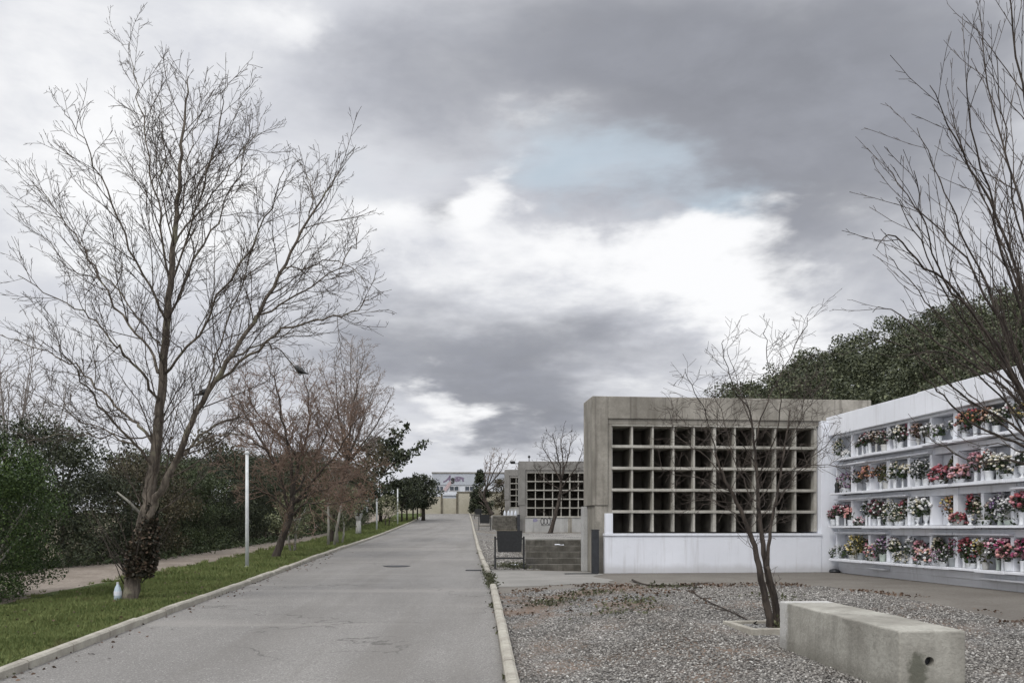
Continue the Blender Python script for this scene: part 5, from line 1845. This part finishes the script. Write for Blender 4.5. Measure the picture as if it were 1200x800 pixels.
for x, y, h in ((-7.94, 96.42, 2.25), (-6.22, 96.72, 2.3), (-10.2, 96.05, 2.1)):
    wallseg('post', (x - .11, y - .02), (x + .11, y + .015), h, .12, M['beige_dark'])
wallseg('coping', (-6.25, 96.74), (4, 98.25), 2.45, .3, M['beige_dark']).location.z = 0
for o in [c for c in ew.children if c.name.startswith('coping')]:
    for v in o.data.vertices:
        if v.co.z < 2.2: v.co.z = 2.36
# shed roof behind the wall
t = thing('low_shed', 'low white roofed shed just behind the beige end wall', 'shed', (-7.2, 100, G(100)))
MB().box(-.9, .85, 0, 2.5, 0, 2.05).build('walls', M['far_grey'], t)
MB().box(-1.0, .95, -.15, 2.6, 2.055, 2.4).build('roof', M['far_white'], t, bevel=.03)
# white building
BY = 116.0
bx0, bx1 = (507 - 600) * BY / F, 4.0
zb, zt = G(BY) - .3, (HZ - 553) * BY / F
wb = thing('white_building', 'white flat roofed building with a script sign behind the end wall', 'building', (bx0, BY, zb))
Wd_, Hh_ = bx1 - bx0, zt - zb
zmid = (HZ - 568) * BY / F - zb
MB().box(0, Wd_, 0, 18, 0, zmid).build('lower_wall', M['far_white'], wb)
MB().box(-.05, Wd_ + .05, -.12, 18.05, zmid + .003, Hh_ - .18).build('cladding', M['far_grey'], wb)
MB().box(-.12, Wd_ + .12, -.2, 18.1, Hh_ - .177, Hh_).build('roof_edge', M['conc_far'], wb)
for (xa, xb) in ((511, 520), (526.5, 538), (544.5, 556)):
    x0, x1 = (xa - 507) * BY / F, (xb - 507) * BY / F
    z0, z1 = (HZ - 575) * BY / F - zb, (HZ - 569.3) * BY / F - zb
    w = MB()
    w.box(x0, x1, -.06, .02, z0, z0 + .06); w.box(x0, x1, -.06, .02, z1 - .06, z1)
    for q in (x0, (x0 + x1) / 2 - .04, x1 - .08): w.box(q, q + .08, -.055, .02, z0 + .061, z1 - .061)
    wo = w.build('window', M['frame'], wb)
    MB().box(x0 + .081, (x0 + x1) / 2 - .041, -.03, -.005, z0 + .062, z1 - .062).build('pane', M['glass'], wo)
    MB().box((x0 + x1) / 2 + .041, x1 - .081, -.03, -.005, z0 + .062, z1 - .062).build('pane', M['glass'], wo)
# script lettering on the cladding
sx = lambda x: (x - 507) * BY / F
sz = lambda y: (HZ - y) * BY / F - zb
def ribbon(name, pix, w, m, y=-.15):
    mb = MB()
    p = smooth_path([Vector((sx(a), 0, sz(b))) for a, b in pix], 4)
    stroke(mb, [(q.x, q.z) for q in p], w, y)
    mb.build(name, m, wb)
ribbon('sign_letter', [(519.5, 564.5), (523, 562.8), (526, 559.5), (527.5, 557), (527.2, 560), (527, 563)], .17, M['sign_violet'])
ribbon('sign_letter', [(523.5, 561.6), (526, 561.2), (528.5, 561.3)], .14, M['sign_violet'], -.152)
ribbon('sign_letter', [(531.5, 560.2), (529.8, 560.8), (529.6, 562.6), (531.2, 562.8), (531.8, 560.4), (531.8, 563.5), (530.8, 565.6), (528.9, 565.2)], .20, M['sign_dark'], -.154)
ribbon('sign_letter', [(536.5, 560.4), (534.2, 561.2), (534.0, 563), (536, 563.1), (536.8, 560.7), (537.2, 563.2)], .17, M['sign_violet'])
ribbon('sign_letter', [(538.8, 563.3), (539, 560.6), (540.6, 560.2), (542.2, 561), (542.4, 563.3), (543.3, 562.6)], .17, M['sign_violet'])
ribbon('sign_swoosh', [(533, 559.4), (537, 558.8), (541, 559.4), (543.6, 560.4)], .13, M['sign_violet'], -.156)
ribbon('sign_swoosh', [(521, 574.5), (524, 570.5), (526.5, 567), (528.5, 565.2)], .45, M['sign_pink'], -.128)

# ------------------------------------------------------------------ camera
cam = bpy.data.cameras.new('camera')
cam.sensor_width = 36
cam.lens = 36 * F / 1200
cam.shift_y = (HZ - 400) / 1200
cam.clip_end = 3000
co = bpy.data.objects.new('camera', cam)
COL.objects.link(co)
co.location = (0, 0, 0)
co.rotation_euler = (R(90), 0, 0)
scene.camera = co

# ------------------------------------------------------------------ sky and sun
world = bpy.data.worlds.new('World')
scene.world = world
world.use_nodes = True
wt = world.node_tree
t = NT(wt)
bg = wt.nodes['Background']
SUN_EL, SUN_AZ = R(48), R(215)         # azimuth clockwise from north (+Y)
sky = wt.nodes.new('ShaderNodeTexSky')
sky.sky_type = 'NISHITA'
sky.sun_disc = False
sky.sun_elevation = SUN_EL
sky.sun_rotation = SUN_AZ
tc = wt.nodes.new('ShaderNodeTexCoord').outputs['Generated']
sep = wt.nodes.new('ShaderNodeSeparateXYZ')
t.put(sep.inputs[0], tc)
x, y, z = sep.outputs
zc = t.m('MAXIMUM', z, 0.0)
# cloud deck coordinates: flattened towards the horizon
inv = t.m('DIVIDE', 1.0, t.m('ADD', zc, .22))
cmb = wt.nodes.new('ShaderNodeCombineXYZ')
t.put(cmb.inputs[0], t.m('MULTIPLY', x, inv)); t.put(cmb.inputs[1], t.m('MULTIPLY', y, inv)); t.put(cmb.inputs[2], t.m('MULTIPLY', zc, 2.2))
P = cmb.outputs[0]
az = t.m('ARCTAN2', x, y)
el = t.m('ARCSINE', z)
def ncol(scale, detail, rough):
    nd = wt.nodes.new('ShaderNodeTexNoise')
    t.put(nd.inputs['Vector'], P)
    nd.inputs['Scale'].default_value = scale
    nd.inputs['Detail'].default_value = detail
    nd.inputs['Roughness'].default_value = rough
    s = wt.nodes.new('ShaderNodeSeparateColor')
    t.put(s.inputs[0], nd.outputs['Color'])
    return s.outputs
wa_ = ncol(1.9, 4, .55)
wb_ = ncol(6.0, 4, .6)
def warp(base, a, b_, k1, k2):
    v = t.m('ADD', base, t.m('MULTIPLY', t.m('SUBTRACT', a, .5), k1))
    return t.m('ADD', v, t.m('MULTIPLY', t.m('SUBTRACT', b_, .5), k2))
AZ = warp(az, wa_[0], wb_[0], .34, .12)
EL = warp(el, wa_[1], wb_[1], .15, .07)
def blobs(lst):
    acc = None
    for px, py, sx_, sy_, amp in lst:
        a = math.atan((px - 600) / F)
        e = math.atan((HZ - py) / F * math.cos(a))
        dx = t.m('MULTIPLY', t.m('SUBTRACT', AZ, a), F / sx_)
        dy = t.m('MULTIPLY', t.m('SUBTRACT', EL, e), F / sy_)
        d = t.m('ADD', t.m('MULTIPLY', dx, dx), t.m('MULTIPLY', dy, dy))
        g = t.m('MULTIPLY', t.m('EXPONENT', t.m('MULTIPLY', d, -1.0)), amp)
        acc = g if acc is None else t.m('ADD', acc, g)
    return acc
fb = t.noise(P, 2.6, 7, .58, .35)
fb2 = t.noise(P, 7.0, 5, .6, .2)
det = t.m('ADD', t.m('MULTIPLY', t.m('SUBTRACT', fb, .5), 1.0), t.m('MULTIPLY', t.m('SUBTRACT', fb2, .5), .45))
dark = blobs([(900, 90, 330, 130, 1.0), (700, 30, 300, 90, .6), (1050, 200, 200, 130, .5), (560, 425, 190, 62, .95), (430, 360, 80, 50, .35), (660, 490, 90, 60, .7), (545, 262, 42, 28, .75),
              (450, 110, 110, 50, .35), (590, 500, 80, 40, .5), (880, 300, 70, 50, .35), (250, 430, 200, 60, .3), (870, 230, 120, 60, .35), (1080, 330, 120, 60, .2), (750, 400, 130, 30, .3)])
brite = blobs([(608, 238, 58, 50, 1.2), (770, 292, 130, 38, 1.15), (500, 290, 120, 45, .5), (340, 45, 90, 35, .8), (60, 90, 220, 130, .62), (230, 200, 160, 90, .45), (30, 330, 120, 60, .35), (900, 330, 140, 35, .4), (930, 400, 130, 50, 1.05), (500, 470, 75, 30, .9), (600, 130, 110, 18, .45), (450, 265, 60, 30, .5),
               (540, 500, 40, 20, .4), (150, 240, 160, 90, .32), (640, 335, 220, 40, .38), (820, 340, 80, 25, .5)])
blue = blobs([(720, 205, 110, 42, .85), (600, 180, 120, 40, .4), (815, 258, 70, 28, .85), (130, 270, 90, 60, .5), (420, 215, 60, 40, .3)])
dk = t.sstep(t.m('ADD', dark, t.m('MULTIPLY', det, 1.1)), .05, 1.3)
br = t.sstep(t.m('ADD', brite, t.m('MULTIPLY', det, -1.7)), .32, 1.2)
bl = t.sstep(t.m('ADD', blue, t.m('MULTIPLY', det, -1.5)), .2, 1.1)
tex = t.m('ADD', .84, t.m('ADD', t.m('MULTIPLY', t.sstep(fb, .25, .75), .2), t.m('MULTIPLY', t.sstep(fb2, .25, .75), .14)))
K = 10.0          # cloud radiances before the background strength of 0.1
base = t.mix(t.sstep(t.m('ADD', det, .5), .15, .9), tuple(v * K for v in (.82, .835, .875)), tuple(v * K for v in (.56, .575, .63)))
c = t.mix(dk, base, tuple(v * K for v in (.30, .312, .352)))
skyc = t.mix(.7, sky.outputs[0], tuple(v * K for v in (.68, .79, .86)))
c = t.mix(t.m('MULTIPLY', bl, .8), c, skyc)
c = t.mix(1.0, c, tex, 'MULTIPLY')
c = t.mix(br, c, tuple(v * K for v in (.98, .985, 1.0)))
# the deck is brighter overhead and behind the camera, outside the picture
zen = t.sstep(el, .62, 1.0)
c = t.mix(zen, c, tuple(v * K for v in (1.85, 1.87, 1.95)))
hz = t.sstep(y, .15, -.4)
c = t.mix(t.m('MULTIPLY', hz, .75), c, tuple(v * K for v in (1.2, 1.22, 1.30)))
t.put(bg.inputs[0], c)
bg.inputs[1].default_value = .1

sun = bpy.data.lights.new('sun', 'SUN')
sun.energy = 1.55
sun.angle = R(18)
sun.color = (1.0, .96, .90)
so = bpy.data.objects.new('sun', sun)
COL.objects.link(so)
d = Vector((math.sin(SUN_AZ) * math.cos(SUN_EL), math.cos(SUN_AZ) * math.cos(SUN_EL), math.sin(SUN_EL)))
so.rotation_euler = (-d).to_track_quat('-Z', 'Y').to_euler()
so.location = d * 60

scene.render.engine = 'CYCLES'
scene.view_settings.view_transform = 'Standard'
scene.view_settings.look = 'None'
scene.view_settings.exposure = 0
scene.view_settings.gamma = 1
scene.cycles.max_bounces = 4
scene.cycles.use_adaptive_sampling = True
scene.cycles.adaptive_threshold = .02
world.cycles.sampling_method = 'MANUAL'
world.cycles.sample_map_resolution = 512
scene.cycles.transparent_max_bounces = 4
